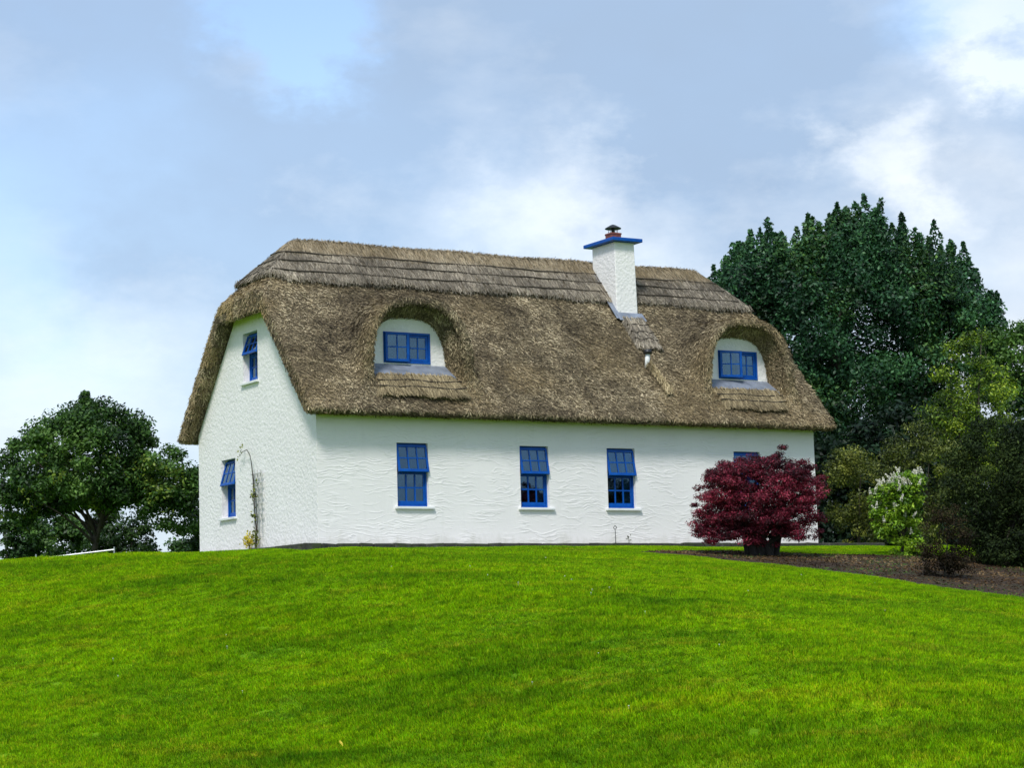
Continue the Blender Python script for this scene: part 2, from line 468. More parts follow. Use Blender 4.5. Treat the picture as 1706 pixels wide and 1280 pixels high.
keep = (bd + edge_n)[:-1, :-1] > -.25
Fq = np.stack([idx[:-1, :-1], idx[1:, :-1], idx[1:, 1:], idx[:-1, 1:]], -1)[keep]
bed = obj('mulch_bed', mesh_np('mulch_bed', np.stack([BX, BY, hb], -1).reshape(-1, 3), Fq, smooth=True), MAT['mulch'])
tag(bed, 'curved bed of brown bark mulch under the shrubs', 'flower bed', kind='structure')
def bed_h(x, y):
    i = np.clip(((x - bx[0]) / .12), 0, len(bx) - 1.001); j = np.clip((y - by[0]) / .12, 0, len(by) - 1.001)
    return hb[i.astype(int), j.astype(int)]

# path round the house between edging and wall
path = obj('path', box_mesh('path', (-.5, 14.0, -.52, .05, -.4, -.06), (-.5, .05, .05, 6.2, -.4, -.062)), MAT['path'])
tag(path, 'narrow gravel path along the foot of the cottage walls', 'path', kind='structure')

# ------------------------------------------------------------------ cottage
L, W = 12.65, 5.97
house = obj('thatched_cottage', None)
tag(house, 'white thatched cottage with blue windows on the grassy rise', 'cottage')

def wall_panel(name, outline, holes, y0, y1, mat, smooth_reveal=True):
    """wall in the local xz plane from y0 (outside) to y1, with rectangular holes; local frame"""
    loops = [[Vector((x, 0, z)) for x, z in outline]] + [[Vector((a, 0, c)), Vector((a, 0, d)), Vector((b, 0, d)), Vector((b, 0, c))] for a, b, c, d in holes]
    flat = [v for l in loops for v in l]
    tris = tessellate_polygon(loops)
    V = [(v.x, y0, v.z) for v in flat] + [(v.x, y1, v.z) for v in flat]
    n = len(flat); F = []
    for a, b, c in tris:
        nrm = (flat[b] - flat[a]).cross(flat[c] - flat[a])
        if nrm.y > 0: a, c = c, a
        F.append((a, b, c)); F.append((n + c, n + b, n + a))
    o = 0
    for li, l in enumerate(loops):
        k = len(l)
        for i in range(k):
            a, b = o + i, o + (i + 1) % k
            F.append((a, b, n + b, n + a) if li == 0 else (b, a, n + a, n + b))
        o += k
    me = mesh_py(name, V, F)
    import bmesh
    bm = bmesh.new(); bm.from_mesh(me); bmesh.ops.recalc_face_normals(bm, faces=bm.faces); bm.to_mesh(me); bm.free()
    return me
FW = [(1.80, 2.53), (4.73, 5.44), (6.93, 7.66), (10.34, 11.08)]     # front window openings in x
ZB, ZT = .745, 2.045
front = obj('front_wall', wall_panel('front_wall', [(0, -.4), (L, -.4), (L, 2.75), (0, 2.75)], [(a, b, ZB, ZT) for a, b in FW], 0, .35, MAT['front']), MAT['front'], house)
tag(front, 'white front wall with wavy trowelled render')
# gable wall facing -x : local x = -world y ; placed at (0,W,0), rot -90deg
GO = [(W - 3.49, W - 2.75, 3.60, 4.66), (W - 4.72, W - 3.98, .785, 2.045)]
gab_out = [(.003, -.4), (W - .003, -.4), (W - .003, 2.7), (W - 2.1, 5.05), (W - 2.3, 5.3), (2.3, 5.3), (2.1, 5.05), (.003, 2.7)]
gable = obj('gable_wall', wall_panel('gable_wall', gab_out, GO, -.003, .32, MAT['gable']), MAT['gable'], house, (0, W, 0), (0, 0, -math.pi / 2))
tag(gable, 'white roughcast gable wall')
obj('gable_wall', wall_panel('gable_far', [(.003, -.4), (W - .003, -.4), (W - .003, 2.7), (W - 2.1, 5.05), (2.1, 5.05), (.003, 2.7)], [], -.003, .32, MAT['gable']), MAT['gable'], house, (L, 0, 0), (0, 0, math.pi / 2))
obj('rear_wall', box_mesh('rear_wall', (.33, L - .33, W - .35, W - .003, -.4, 2.7)), MAT['gable'], house)
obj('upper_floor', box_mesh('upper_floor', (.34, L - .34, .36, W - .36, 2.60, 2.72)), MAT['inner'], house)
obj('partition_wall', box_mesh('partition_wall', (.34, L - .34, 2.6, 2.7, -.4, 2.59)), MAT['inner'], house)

# --- windows
def pane_grid(x0, x1, z0, z1, nxp, nzp, bar):
    cw = (x1 - x0 - bar * (nxp - 1)) / nxp; ch = (z1 - z0 - bar * (nzp - 1)) / nzp
    cells = [(x0 + i * (cw + bar), x0 + i * (cw + bar) + cw, z0 + j * (ch + bar), z0 + j * (ch + bar) + ch) for i in range(nxp) for j in range(nzp)]
    bars = [(x0 + i * (cw + bar) - bar, x0 + i * (cw + bar), z0, z1) for i in range(1, nxp)]
    hb_ = [(x0, x1, z0 + j * (ch + bar) - bar, z0 + j * (ch + bar)) for j in range(1, nzp)]
    return cells, bars, hb_
_pane_cache = {}
def pane(win, cx, y, cz, w, h, M_=None):
    key = (round(w, 3), round(h, 3))
    if key not in _pane_cache: _pane_cache[key] = box_mesh('pane', (-w / 2, w / 2, -.002, .002, -h / 2, h / 2))
    o = obj('pane', _pane_cache[key], MAT['glass'], win)
    T = Matrix.Translation((cx, y, cz))
    o.matrix_local = (M_ @ T) if M_ else T
    return o
def sash(win, name, x0, x1, z0, z1, y, rail, stile, bot, nxp, nzp, bar, M_=None, d=.04):
    cells, bars, hbs = pane_grid(x0 + stile, x1 - stile, z0 + bot, z1 - rail, nxp, nzp, bar)
    bs = [(x0, x0 + stile, y, y + d, z0, z1), (x1 - stile, x1, y, y + d, z0, z1),
          (x0 + stile, x1 - stile, y + .001, y + d - .001, z0, z0 + bot), (x0 + stile, x1 - stile, y + .001, y + d - .001, z1 - rail, z1)]
    o = obj(name, box_mesh(name, *bs), MAT['blue'], win); 
    if M_: o.matrix_local = M_
    bevel_obj(o, .004, 1)
    bb = [(a, b, y + .006, y + d - .006, c, e) for a, b, c, e in bars] + [(a, b, y + .009, y + d - .009, c, e) for a, b, c, e in hbs]
    g = obj('glazing_bar', box_mesh('glazing_bar', *bb), MAT['blue'], win)
    if M_: g.matrix_local = M_
    for a, b, c, e in cells: pane(win, (a + b) / 2, y + d * .5, (c + e) / 2, b - a + .004, e - c + .004, M_)
def curtain(win, x0, x1, z0, z1, y, mat):
    n = 24; V = []; F = []
    for i in range(n + 1):
        x = x0 + (x1 - x0) * i / n; yy = y + .018 * math.sin(i * 1.55)
        V += [(x, yy, z0), (x, yy, z1), (x, yy + .006, z0), (x, yy + .006, z1)]
    for i in range(n):
        a = i * 4; b = a + 4
        F += [(a, b, b + 1, a + 1), (a + 3, b + 3, b + 2, a + 2)]
    obj('curtain', mesh_py('curtain', V, F, True), mat, win)
def casement_window(loc, rotz, w, z0, z1, label, rec, tilt, sill_over=.1, extras=()):
    """tall window: fixed lower light, top-hung upper sash tilted out.  local x 0..w"""
    h = z1 - z0; fr = .035
    win = obj('window', box_mesh('window_frame', (0, fr, rec, rec + .09, 0, h), (w - fr, w, rec, rec + .09, 0, h), (fr, w - fr, rec + .001, rec + .089, 0, .04), (fr, w - fr, rec + .001, rec + .089, h - .05, h),
                        (fr, w - fr, rec + .004, rec + .086, h * .535, h * .535 + .05)), MAT['blue'], house, loc, (0, 0, rotz))
    bevel_obj(win, .004, 1)
    tag(win, label)
    zm = h * .535 + .025
    sash(win, 'lower_sash', fr + .002, w - fr - .002, .042, zm - .027, rec + .02, .03, .035, .075, 3, 2, .032)
    hinge = h - .045
    Mt = Matrix.Translation((0, rec - .012, hinge)) @ Matrix.Rotation(-tilt, 4, 'X') @ Matrix.Translation((0, -rec + .012, -hinge))
    sash(win, 'upper_sash', .012, w - .012, zm - .03, hinge, rec - .045, .045, .045, .06, 3, 2, .026, Mt)
    o = obj('sill', box_mesh('sill', (-.07, w + sill_over, -.065, rec + .02, -.055, -.004)), MAT['smooth'], win)
    bevel_obj(o, .008, 2)
    for e in extras: curtain(win, *e)
    return win
t0 = math.radians(11)
names = ['blue front window nearest the gable corner', 'blue front window in the middle of the wall', 'blue front window third from the gable corner', 'blue front window half hidden behind the red maple']
for i, (a, b) in enumerate(FW):
    ex = [[(.40, .68, .5, 1.25, .20, MAT['blind']), (.04, .36, .1, .62, .22, MAT['blind'])], [(.54, .68, .04, 1.25, .2, MAT['curtain'])], [(.52, .68, .04, 1.25, .2, MAT['curtain'])], []][i]
    casement_window((a, 0, ZB), 0, b - a, ZB, ZT, names[i], .085, [t0, t0 * 1.02, t0 * 1.08, 0][i], extras=ex)
casement_window((0, 3.49, 3.60), -math.pi / 2, .74, 3.60, 4.66, 'small blue upstairs gable window with its top light open', .14, math.radians(19), .06, [(.4, .68, .04, 1.0, .25, MAT['curtain'])])
casement_window((0, 4.72, .785), -math.pi / 2, .74, .785, 2.045, 'blue ground floor gable window beside the trellis', .14, math.radians(16), .06, [(.05, .35, .04, 1.2, .25, MAT['blind'])])

# --- roof as a distance field, surfaced with surface nets
YE, ZE, YR, ZR = -.5, 2.62, W / 2, 6.6
SL = (ZR - ZE) / (YR - YE); NRM = math.hypot(SL, 1)
R0, R1 = .93, 11.70
HS = .985; HN = math.hypot(HS, 1)
def smax(a, b, k):
    h = np.clip(.5 + .5 * (a - b) / k, 0, 1); return b + (a - b) * h + k * h * (1 - h)
def smin(a, b, k): return -smax(-a, -b, k)
def planes(x, y, z):
    fr = (z - ZE - SL * (y - YE)) / NRM
    bk = (z - ZE - SL * ((W - y) - YE)) / NRM
    hl = (z - ZR - HS * (x - R0)) / HN
    hr = (z - ZR - HS * (R1 - x)) / HN
    return fr, bk, hl, hr
def outer(x, y, z, k=.10, kh=.13):
    fr, bk, hl, hr = planes(x, y, z)
    m = smax(fr, bk, k)
    return smax(smax(m, hl, kh), hr, kh)
DORM = [2.36, 10.86]
def arch(dx, zz, a, b, p=2.6):
    g = (np.abs(dx / a) ** p + np.abs(np.maximum(zz, 0) / b) ** p) ** (1 / p)
    return (g - 1) * min(a, b)
def roof_sdf(x, y, z):
    O = outer(x, y, z)
    O = O + .02 * np.sin(x * 1.7 + z) * np.sin(y * 1.3 + .5 * x) + .008 * np.sin(x * 5.1 + 1) * np.sin(z * 4.3 + x)
    fr, bk, hl, hr = planes(x, y, z)
    inner = smax(smax(smax(fr + .29, bk + .31, .1), hl + .34, .06), hr + .34, .06)
    S = O
    for xc in DORM:
        d = arch(x - xc - .03, z - 3.35, 1.28, 1.74)
        hood = smax(d, -.04 + .05 * np.cos((x - xc) * 2.0) - y + np.maximum(0, 3.9 - z) * .16, .06)
        S = smin(S, hood, .38)
    S = smax(S, -inner, .03)
    # eave, verge cuts
    S = smax(S, (2.60 - .16 * (y + .5)) - z, .09)
    S = smax(S, (2.60 - .16 * ((W - y) + .5)) - z, .09)
    S = smax(S, -.33 - x, .05)
    S = smax(S, x - (L + .33), .05)
    for xc in DORM:
        s = 1 - .13 * np.clip((y - .1) / .4, 0, 1)
        d = arch((x - xc) / s, (z - 3.35) / s, 1.06, 1.56, 3.0) * s
        op = np.maximum(d, y - 1.5)
        op = np.maximum(op, (3.40 + (y - .15) * .75) - z)
        S = smax(S, -op, .025)
    return S
def surface_nets(fn, lo, hi, h):
    ax = [np.arange(lo[i], hi[i] + h, h, dtype=np.float32) for i in range(3)]
    f = fn(ax[0][:, None, None], ax[1][None, :, None], ax[2][None, None, :]).astype(np.float32)
    f = np.broadcast_to(f, tuple(len(a) for a in ax))
    s = f < 0
    c8 = [(i, j, k) for i in (0, 1) for j in (0, 1) for k in (0, 1)]
    sh = tuple(n - 1 for n in f.shape)
    cnt = np.zeros(sh, np.int8)
    for i, j, k in c8: cnt += s[i:i + sh[0], j:j + sh[1], k:k + sh[2]]
    I, J, K = np.nonzero((cnt > 0) & (cnt < 8))
    ids = np.full(sh, -1, np.int32); ids[I, J, K] = np.arange(len(I))
    acc = np.zeros((len(I), 3)); n = np.zeros(len(I))
    for a in c8:
        for d in range(3):
            if a[d]: continue
            b = list(a); b[d] = 1
            fa = f[I + a[0], J + a[1], K + a[2]]; fb = f[I + b[0], J + b[1], K + b[2]]
            m = (fa < 0) != (fb < 0)
            t = np.where(m, fa / np.where(m, fa - fb, 1), 0)
            for e in range(3):
                acc[:, e] += np.where(m, a[e] + (t if e == d else 0), 0)
            n += m
    V = acc / n[:, None] * h + np.stack([I, J, K], -1) * h + np.array(lo)
    Q = []
    for d in range(3):
        e, g = (d + 1) % 3, (d + 2) % 3
        sl0 = [slice(None)] * 3; sl1 = [slice(None)] * 3
        sl0[d] = slice(0, -1); sl1[d] = slice(1, None)
        for q in (e, g): sl0[q] = slice(1, -1); sl1[q] = slice(1, -1)
        A, B = s[tuple(sl0)], s[tuple(sl1)]
        for m, flip in ((A & ~B, False), (~A & B, True)):
            P = np.stack(np.nonzero(m), -1)
            if not len(P): continue
            off = np.zeros(3, int); off[e] = 1; off[g] = 1
            P = P + off
            def cid(de, dg):
                q = P.copy(); q[:, e] -= de; q[:, g] -= dg; return ids[q[:, 0], q[:, 1], q[:, 2]]
            quad = np.stack([cid(1, 1), cid(0, 1), cid(0, 0), cid(1, 0)], -1)
            Q.append(quad[:, ::-1] if flip else quad)
    Q = np.concatenate(Q); Q = Q[(Q >= 0).all(1)]
    return V, Q
def face_data(V, Q):
    a, b, c, d = (V[Q[:, i]] for i in range(4))
    n = np.cross(c - a, d - b); ar = np.linalg.norm(n, axis=1) * .5
    return (a + b + c + d) / 4, n / (2 * ar[:, None] + 1e-12), ar
RV, RQ = surface_nets(roof_sdf, (-.6, -.8, 2.2), (L + .6, W + .8, 6.85), .045)
RC, RN, RA = face_data(RV, RQ)
roof = obj('thatched_roof', mesh_np('thatched_roof', RV, RQ, smooth=True), MAT['thatch'], house)
tag(roof, 'weathered brown reed thatch with eyebrow dormers')

# ridge cap
def cap_low(x, y):            # lower edge of the cap, in z, gently dipping
    return 5.66 + .03 * np.sin(x * 1.9 + y) + .012 * np.sin(x * 6.3 + 1) + .10 * sstep(.55, -.4, x)
def cap_sdf(x, y, z):
    O = outer(x, y, z, .08, .12) + .01 * np.sin(x * 2.1 + z)
    S = smax(O - .095, -(O + .05), .03)
    return smax(S, cap_low(x, y) - z, .05)
CV, CQ = surface_nets(cap_sdf, (-.6, 1.4, 5.4), (L + .6, W - 1.4, 6.95), .04)
CC, CN, CA = face_data(CV, CQ)
cap = obj('ridge_cap', mesh_np('ridge_cap', CV, CQ, smooth=True), MAT['thatch'], roof)
tag(cap, 'raised grey straw ridge cap')

def straws(C_, N_, A_, count, length, width, jit, tilt, pal, verge=True, lift=.0, seed=1, yel=None):
    r = np.random.default_rng(seed)
    p = A_ / A_.sum()
    f = r.choice(len(C_), count, p=p)
    n = N_[f]
    base = C_[f] + (r.random((count, 3)) - .5) * .045
    g = np.zeros((count, 3)); g[:, 2] = -1
    if verge:
        v = np.abs(n[:, 0]) > .75
        sgn = np.where(base[:, 1] < W / 2, -1, 1)
        g[v, 1] = sgn[v] * .85; g[v, 2] = -1
    flat = np.abs(n[:, 2]) > .93
    g[flat] = np.stack([r.normal(size=flat.sum()) * .2, np.where(base[flat, 1] < W / 2, -1, 1), -.2 * np.ones(flat.sum())], -1)
    t = g - n * (g * n).sum(1, keepdims=True); t /= np.linalg.norm(t, axis=1, keepdims=True) + 1e-9
    s = np.cross(n, t)
    ph = r.normal(0, jit, count)[:, None]
    t2 = t * np.cos(ph) + s * np.sin(ph); s2 = np.cross(n, t2)
    ln = (length * (.6 + .8 * r.random(count)))[:, None]; wd = (width * (.6 + .8 * r.random(count)))[:, None]
    tl = (tilt * (.3 + 1.4 * r.random(count)))[:, None]
    b = base - t2 * ln * .5 + n * (lift - .004)
    e = base + t2 * ln * .5 + n * (lift + ln * np.sin(tl))
    ro = r.normal(0, .5, count)[:, None]
    s3 = s2 * np.cos(ro) + n * np.sin(ro)
    V = np.stack([b - s3 * wd, b + s3 * wd, e + s3 * wd * .8, e - s3 * wd * .8], 1).reshape(-1, 3)
    F = np.arange(count * 4).reshape(-1, 4)
    pal = np.array(pal)
    mot = vnoise(base, 1.1) * .5 + vnoise(base, 4.0) * .5
    u = np.clip(r.random(count) * .72 + (mot - .5) * .95 + .14, 0, .9999) * (len(pal) - 1)
    i = u.astype(int); fr = (u - i)[:, None]
    c = pal[i] * (1 - fr) + pal[i + 1] * fr
    c *= (.75 + .5 * r.random(count))[:, None]
    if yel is not None:
        w = yel(base)[:, None]; c = c * (1 - w) + np.array([.36, .265, .13]) * (.6 + .8 * r.random(count))[:, None] * w
    return V, F, np.repeat(c, 4, 0)
PAL = [(.036, .027, .017), (.098, .076, .047), (.21, .168, .102), (.38, .308, .19), (.63, .53, .35)]
O_c = outer(RC[:, 0], RC[:, 1], RC[:, 2])
fr_, bk_, hl_, hr_ = planes(RC[:, 0], RC[:, 1], RC[:, 2])
inn = np.maximum(np.maximum(fr_ + .29, bk_ + .31), np.maximum(hl_ + .34, hr_ + .34))
wgt = RA * ((inn > .04) | (RC[:, 0] < .03) | (RC[:, 0] > L - .03)) * np.where((RN[:, 1] > .35) & (RN[:, 2] > .2), .12, 1.) * np.where(RC[:, 2] > 5.95, .03, 1)
# moss and golden reed by the dormers and on the seaward half, fresh reed on the verge
def yel_main(p):
    w = sstep(.5, .75, vnoise(p, .8)) * .35
    for xc in DORM: w = np.maximum(w, .5 * np.exp(-(((p[:, 0] - xc - .9) / .7) ** 2 + ((p[:, 2] - 3.2) / .55) ** 2)))
    w = np.maximum(w, (.45 + .35 * sstep(3, 5, p[:, 2])) * (p[:, 0] < -.12) * (p[:, 1] > 3.2) * (vnoise(p, 3) > .3))
    w = np.maximum(w, 1.3 * np.exp(-(((p[:, 0] + .25) / .25) ** 2 + ((p[:, 1] - 1.75) / .25) ** 2 + ((p[:, 2] - 4.85) / .25) ** 2))); w = np.minimum(w, 1)
    return w
V, F, c = straws(RC, RN, wgt, 270000, .072, .0068, .7, .20, PAL, seed=2, yel=yel_main)
so = obj('reed_coat', mesh_np('reed_coat', V, F, c), MAT['straw'], roof); so['kind'] = 'stuff'
PALC = [(.075, .064, .05), (.15, .13, .102), (.24, .208, .162), (.34, .295, .23), (.50, .44, .34)]
def yel_cap(p): return sstep(6.32, 6.5, p[:, 2] + .05 * vnoise(p, 5)) * .45
wc = CA * np.where(CN[:, 1] > .35, .15, 1.) * (CN[:, 2] > -.2)
V, F, c = straws(CC, CN, wc, 60000, .16, .005, .13, .03, PALC, verge=False, seed=5, yel=yel_cap)
so = obj('straw_coat', mesh_np('straw_coat', V, F, c), MAT['straw'], cap); so['kind'] = 'stuff'

# hazel rods (liggers) pinned over the cap, found by stepping on to the field
def on_outer(x, y, z, off):
    """move y so that outer()==off at fixed x,z on the front half"""
    lo_, hi_ = -1.0, W / 2
    for _ in range(40):
        m = (lo_ + hi_) / 2
        if float(outer(x, m, z, .08, .12)) > off: lo_ = m
        else: hi_ = m
    return (lo_ + hi_) / 2
def on_outer_x(y, z, off):
    lo_, hi_ = -1.2, 3.
    for _ in range(40):
        m = (lo_ + hi_) / 2
        if float(outer(m, y, z, .08, .12)) > off: lo_ = m
        else: hi_ = m
    return (lo_ + hi_) / 2
for zz in (6.37, 6.15, 5.90):
    pts = []
    for y in np.linspace(4.2, YR - .0, 8):
        if float(outer(3., y, zz)) < .02: pts.append((on_outer_x(y, zz, .118), y, zz))
    x_l = pts[-1][0] if pts else R0 - (ZR - zz) / HS
    y_c = on_outer(4., 0, zz, .118)
    for y in np.linspace(YR, y_c + .12, 6)[1:]: pts.append((on_outer_x(y, zz, .118), y, zz))
    x1 = 12.75 - (zz - 5.6) * .95
    seg = []
    for x in np.arange(pts[-1][0] + .12, x1, .16):
        dz = .012 * math.sin(x * 2.3 + zz * 9) + .008 * math.sin(x * 7 + zz)
        pts.append((x, on_outer(x, 0, zz + dz, .118), zz + dz))
    o = obj('hazel_rod', mesh_py('hazel_rod', *tube(pts, .017, 6)), MAT['ligger'], roof)

# block-cut aprons of straw laid on the slope
def slope_pt(x, z, off=0.):
    y = YE + (z - ZE) / SL
    return np.array([x, y - SL / NRM * off, z + off / NRM])
def apron(name, zt, zb_, xt, xb, off, rods, n_straw, seed, pal, label=None, yelw=None):
    nx_, nz_ = 40, 14; V = []; r = np.random.default_rng(seed)
    zl = lambda u: zb_ + .02 * math.sin(u * 9 + seed) + .012 * math.sin(u * 21)
    for layer in (off, -.10):
        for j in range(nz_ + 1):
            for i in range(nx_ + 1):
                u, v = i / nx_, j / nz_
                z = zl(u) * (1 - v) + zt * v
                x = (xb[0] * (1 - v) + xt[0] * v) * (1 - u) + (xb[1] * (1 - v) + xt[1] * v) * u
                ed = min(1, min(u, 1 - u) * 12) if layer > 0 else 1
                V.append(slope_pt(x, z, layer * (ed ** .5 if layer > 0 else 1) + (.006 * math.sin(u * 31 + v * 7) if layer > 0 else 0)))
    n1_ = (nx_ + 1) * (nz_ + 1); F = []
    g = lambda i, j, l: l * n1_ + j * (nx_ + 1) + i
    for j in range(nz_):
        for i in range(nx_):
            F.append((g(i, j, 0), g(i + 1, j, 0), g(i + 1, j + 1, 0), g(i, j + 1, 0)))
    for i in range(nx_): F += [(g(i, 0, 1), g(i + 1, 0, 1), g(i + 1, 0, 0), g(i, 0, 0)), (g(i, nz_, 0), g(i + 1, nz_, 0), g(i + 1, nz_, 1), g(i, nz_, 1))]
    for j in range(nz_): F += [(g(0, j + 1, 1), g(0, j, 1), g(0, j, 0), g(0, j + 1, 0)), (g(nx_, j, 1), g(nx_, j + 1, 1), g(nx_, j + 1, 0), g(nx_, j, 0))]
    V = np.array(V); F = np.array(F)
    o = obj(name, mesh_np(name, V, F, smooth=False), MAT['thatch'], roof)
    if label: tag(o, label)
    cc, nn, aa = face_data(V, F)
    m = nn[:, 2] > .2
    v, f, c = straws(cc[m], nn[m], aa[m], n_straw, .16, .006, .12, .05, pal, verge=False, seed=seed, yel=yelw)
    # straws join the apron mesh's own coat
    s = obj('straw_coat', mesh_np('straw_coat', v, f, c), MAT['straw'], roof); s['kind'] = 'stuff'
    for v_ in rods:
        pts = []
        for u in np.linspace(.01, .99, 26):
            z = zl(u) * (1 - v_) + zt * v_
            x = (xb[0] * (1 - v_) + xt[0] * v_) * (1 - u) + (xb[1] * (1 - v_) + xt[1] * v_) * u
            pts.append(slope_pt(x, z + .012 * math.sin(u * 11 + v_ * 5), off + .022))
        obj('hazel_rod', mesh_py('hazel_rod', *tube(pts, .015, 6)), MAT['ligger'], roof)
PALY = [(.14, .11, .065), (.22, .175, .10), (.31, .25, .145), (.40, .325, .19), (.50, .41, .25)]
for k, xc in enumerate(DORM):
    apron('dormer_apron', 3.385, 2.95, (xc - .98, xc + .98), (xc - 1.08, xc + 1.12) if k == 0 else (xc - .9, xc + .92), .095, (.36, .70), 6500, 11 + k, PALY,
          'pale cut straw apron under the dormer')
apron('chimney_apron', 5.14, 4.40, (8.58, 9.19), (8.57, 9.22), .095, (.27, .52, .77), 3600, 15, PALC, 'grey straw apron below the chimney')
apron('thatch_patch', 4.02, 3.30, (8.48, 8.58), (8.60, 8.74), .10, (), 1500, 16, [tuple(1.2 * q for q in c_) for c_ in PALY], 'thin pale strip of repaired thatch')

# --- dormers: arched wall, window, lead apron
for k, xc in enumerate(DORM):
    a, b = (1.81, 2.91) if k == 0 else (10.39, 11.48)
    ol = []
    for i in range(25):
        w_ = math.pi * i / 24; cx, sx = math.cos(w_), math.sin(w_)
        ol.append((xc + 1.04 * math.copysign(abs(cx) ** (2 / 2.6), cx), 3.5 + 1.42 * sx ** (2 / 2.6)))
    dw = obj('dormer_wall', wall_panel('dormer_wall', ol, [(a, b, 3.755, 4.405)], .50, .62, MAT['smooth']), MAT['gable'], house)
    win = obj('window', box_mesh('dormer_frame', (0, .045, -.02, .08, 0, .65), (1.055, 1.10, -.02, .08, 0, .65), (.045, 1.055, -.018, .078, 0, .05), (.045, 1.055, -.018, .078, .60, .65),
                                 (.525, .575, -.016, .076, .05, .60)), MAT['blue'], house, (a, .5, 3.755))
    bevel_obj(win, .004, 1)
    tag(win, ['blue dormer window nearest the gable', 'blue dormer window beside the big tree'][k])
    ang = math.radians([4, 14][k])
    Mt = Matrix.Translation((.02, -.03, 0)) @ Matrix.Rotation(-ang, 4, 'Z') @ Matrix.Translation((-.02, .03, 0))
    sash(win, 'casement', .02, .56, .025, .63, -.065, .05, .055, .055, 2, 2, .024, Mt)
    sash(win, 'casement', .58, 1.05, .055, .595, .0, .045, .05, .05, 2, 2, .022)
    if k == 0:
        curtain(win, .62, 1.02, .06, .6, .2, MAT['blind']); curtain(win, .06, .5, .5, .6, .16, MAT['curtain'])
    else:
        curtain(win, .08, .22, .05, .3, .2, MAT['curtain']); curtain(win, .88, 1.0, .06, .6, .2, MAT['curtain']); curtain(win, .4, .52, .05, .6, .22, MAT['curtain'])
    xl0, xl1 = xc - .95, xc + .95
    V = []; 
    for i in range(17):
        u = i / 16; dz = .006 * math.sin(i * 2.1)
        V += [(xc - .90 + 1.80 * u, .505, 3.735), (xl0 + (xl1 - xl0) * u, .13, 3.445 + dz), (xl0 + (xl1 - xl0) * u, .105, 3.40 + dz), (xl0 + (xl1 - xl0) * u, .14, 3.38), (xc - .90 + 1.80 * u, .505, 3.70)]
    F = [(i * 5 + j, i * 5 + j + 1, i * 5 + j + 6, i * 5 + j + 5) for i in range(16) for j in range(4)]
    obj('lead_apron', mesh_py('lead_apron', V, F), MAT['lead'], house)
# small white ornament in the right dormer (curved neck shape)
pts = [(10.52 + .05 * math.cos(w_) , .60, 4.17 + .055 * math.sin(w_)) for w_ in np.linspace(.6, 4.6, 12)] + [(10.54, .60, 4.10), (10.56, .60, 4.0), (10.55, .60, 3.80)]
orn = obj('ornament', mesh_py('ornament', *tube(pts, .014, 6)), MAT['smooth'])
tag(orn, 'small white swan necked ornament standing inside the dormer window beside the big tree', 'ornament')

# --- chimney
V = [(8.565, 1.82, 4.7), (9.155, 1.82, 4.7), (9.155, 2.80, 4.7), (8.565, 2.80, 4.7), (8.57, 1.84, 7.02), (9.115, 1.84, 7.02), (9.115, 2.78, 7.02), (8.57, 2.78, 7.02)]
F = boxes([(0, 1, 0, 1, 0, 1)])[1]
chim = bevel_obj(obj('chimney', mesh_py('chimney', V, F), MAT['gable'], house), .02, 3)
tag(chim, 'white rendered chimney with blue capping')
bevel_obj(obj('chimney_cap', box_mesh('chimney_cap', (8.43, 9.265, 1.70, 2.94, 7.022, 7.105)), MAT['blue'], chim), .012, 2)
bevel_obj(obj('chimney_pot', box_mesh('chimney_pot', (8.71, 8.98, 2.15, 2.42, 7.106, 7.30), (8.70, 8.99, 2.14, 2.43, 7.26, 7.305)), MAT['clay'], chim), .012, 2)
pr = [(.0, .12), (.06, .10), (.19, .025), (.19, .012), (0, .02)]
cw = merge([lathe([(r_, z_) for r_, z_ in pr], 20), tube([(0, 0, -.12), (0, 0, .06)], .045, 10)] + [tube([(.11 * math.cos(q), .11 * math.sin(q), -.14), (.14 * math.cos(q), .14 * math.sin(q), .03)], .007, 5) for q in (0.4, 1.97, 3.54, 5.1)])
obj('cowl', mesh_py('cowl', *cw), MAT['metal_dark'], chim, (8.845, 2.285, 7.40))
# lead soakers: strip up the cheek, apron at the front
def slab(pts, th):
    a = [Vector(p) for p in pts]; n = (a[1] - a[0]).cross(a[3] - a[0]).normalized() * th
    V = a + [p + n for p in a]
    return V, [(3, 2, 1, 0), (4, 5, 6, 7), (0, 1, 5, 4), (1, 2, 6, 5), (2, 3, 7, 6), (3, 0, 4, 7)]
s0 = [slope_pt(8.44, 6.33, .10), slope_pt(8.445, 5.15, .07), slope_pt(8.58, 5.15, .07), slope_pt(8.58, 6.33, .10)]
s1 = [slope_pt(8.50, 5.10, .085), slope_pt(9.235, 5.10, .085), slope_pt(9.22, 5.30, .085), slope_pt(8.50, 5.30, .085)]
s2 = [Vector((8.553, 1.82, 5.22)), Vector((8.553, 2.79, 6.36)), Vector((8.553, 2.79, 6.47)), Vector((8.553, 1.82, 5.36))]
obj('flashing', mesh_py('flashing', *merge([slab(s0, .012), slab(s1, .012), slab(s2, -.012), slab([(8.555, 1.812, 5.2), (9.165, 1.812, 5.2), (9.165, 1.812, 5.35), (8.555, 1.812, 5.35)], .012)])), MAT['lead'], chim)
# --- white vent pipe with black hood, standing out of the thatch under the apron
vb = slope_pt(8.52, 3.96, .03)
vp = obj('vent_pipe', mesh_py('vent_pipe', *tube([(0, .1, -.12), (.0, -.02, .02), (.0, -.05, .27)], .055, 14), True), MAT['smooth'], house, tuple(vb))
obj('pipe_hood', mesh_py('pipe_hood', *lathe([(0, .08), (.085, .06), (.10, -.03), (.07, -.04)], 16), True), MAT['black'], vp, (0, -.05, .30))

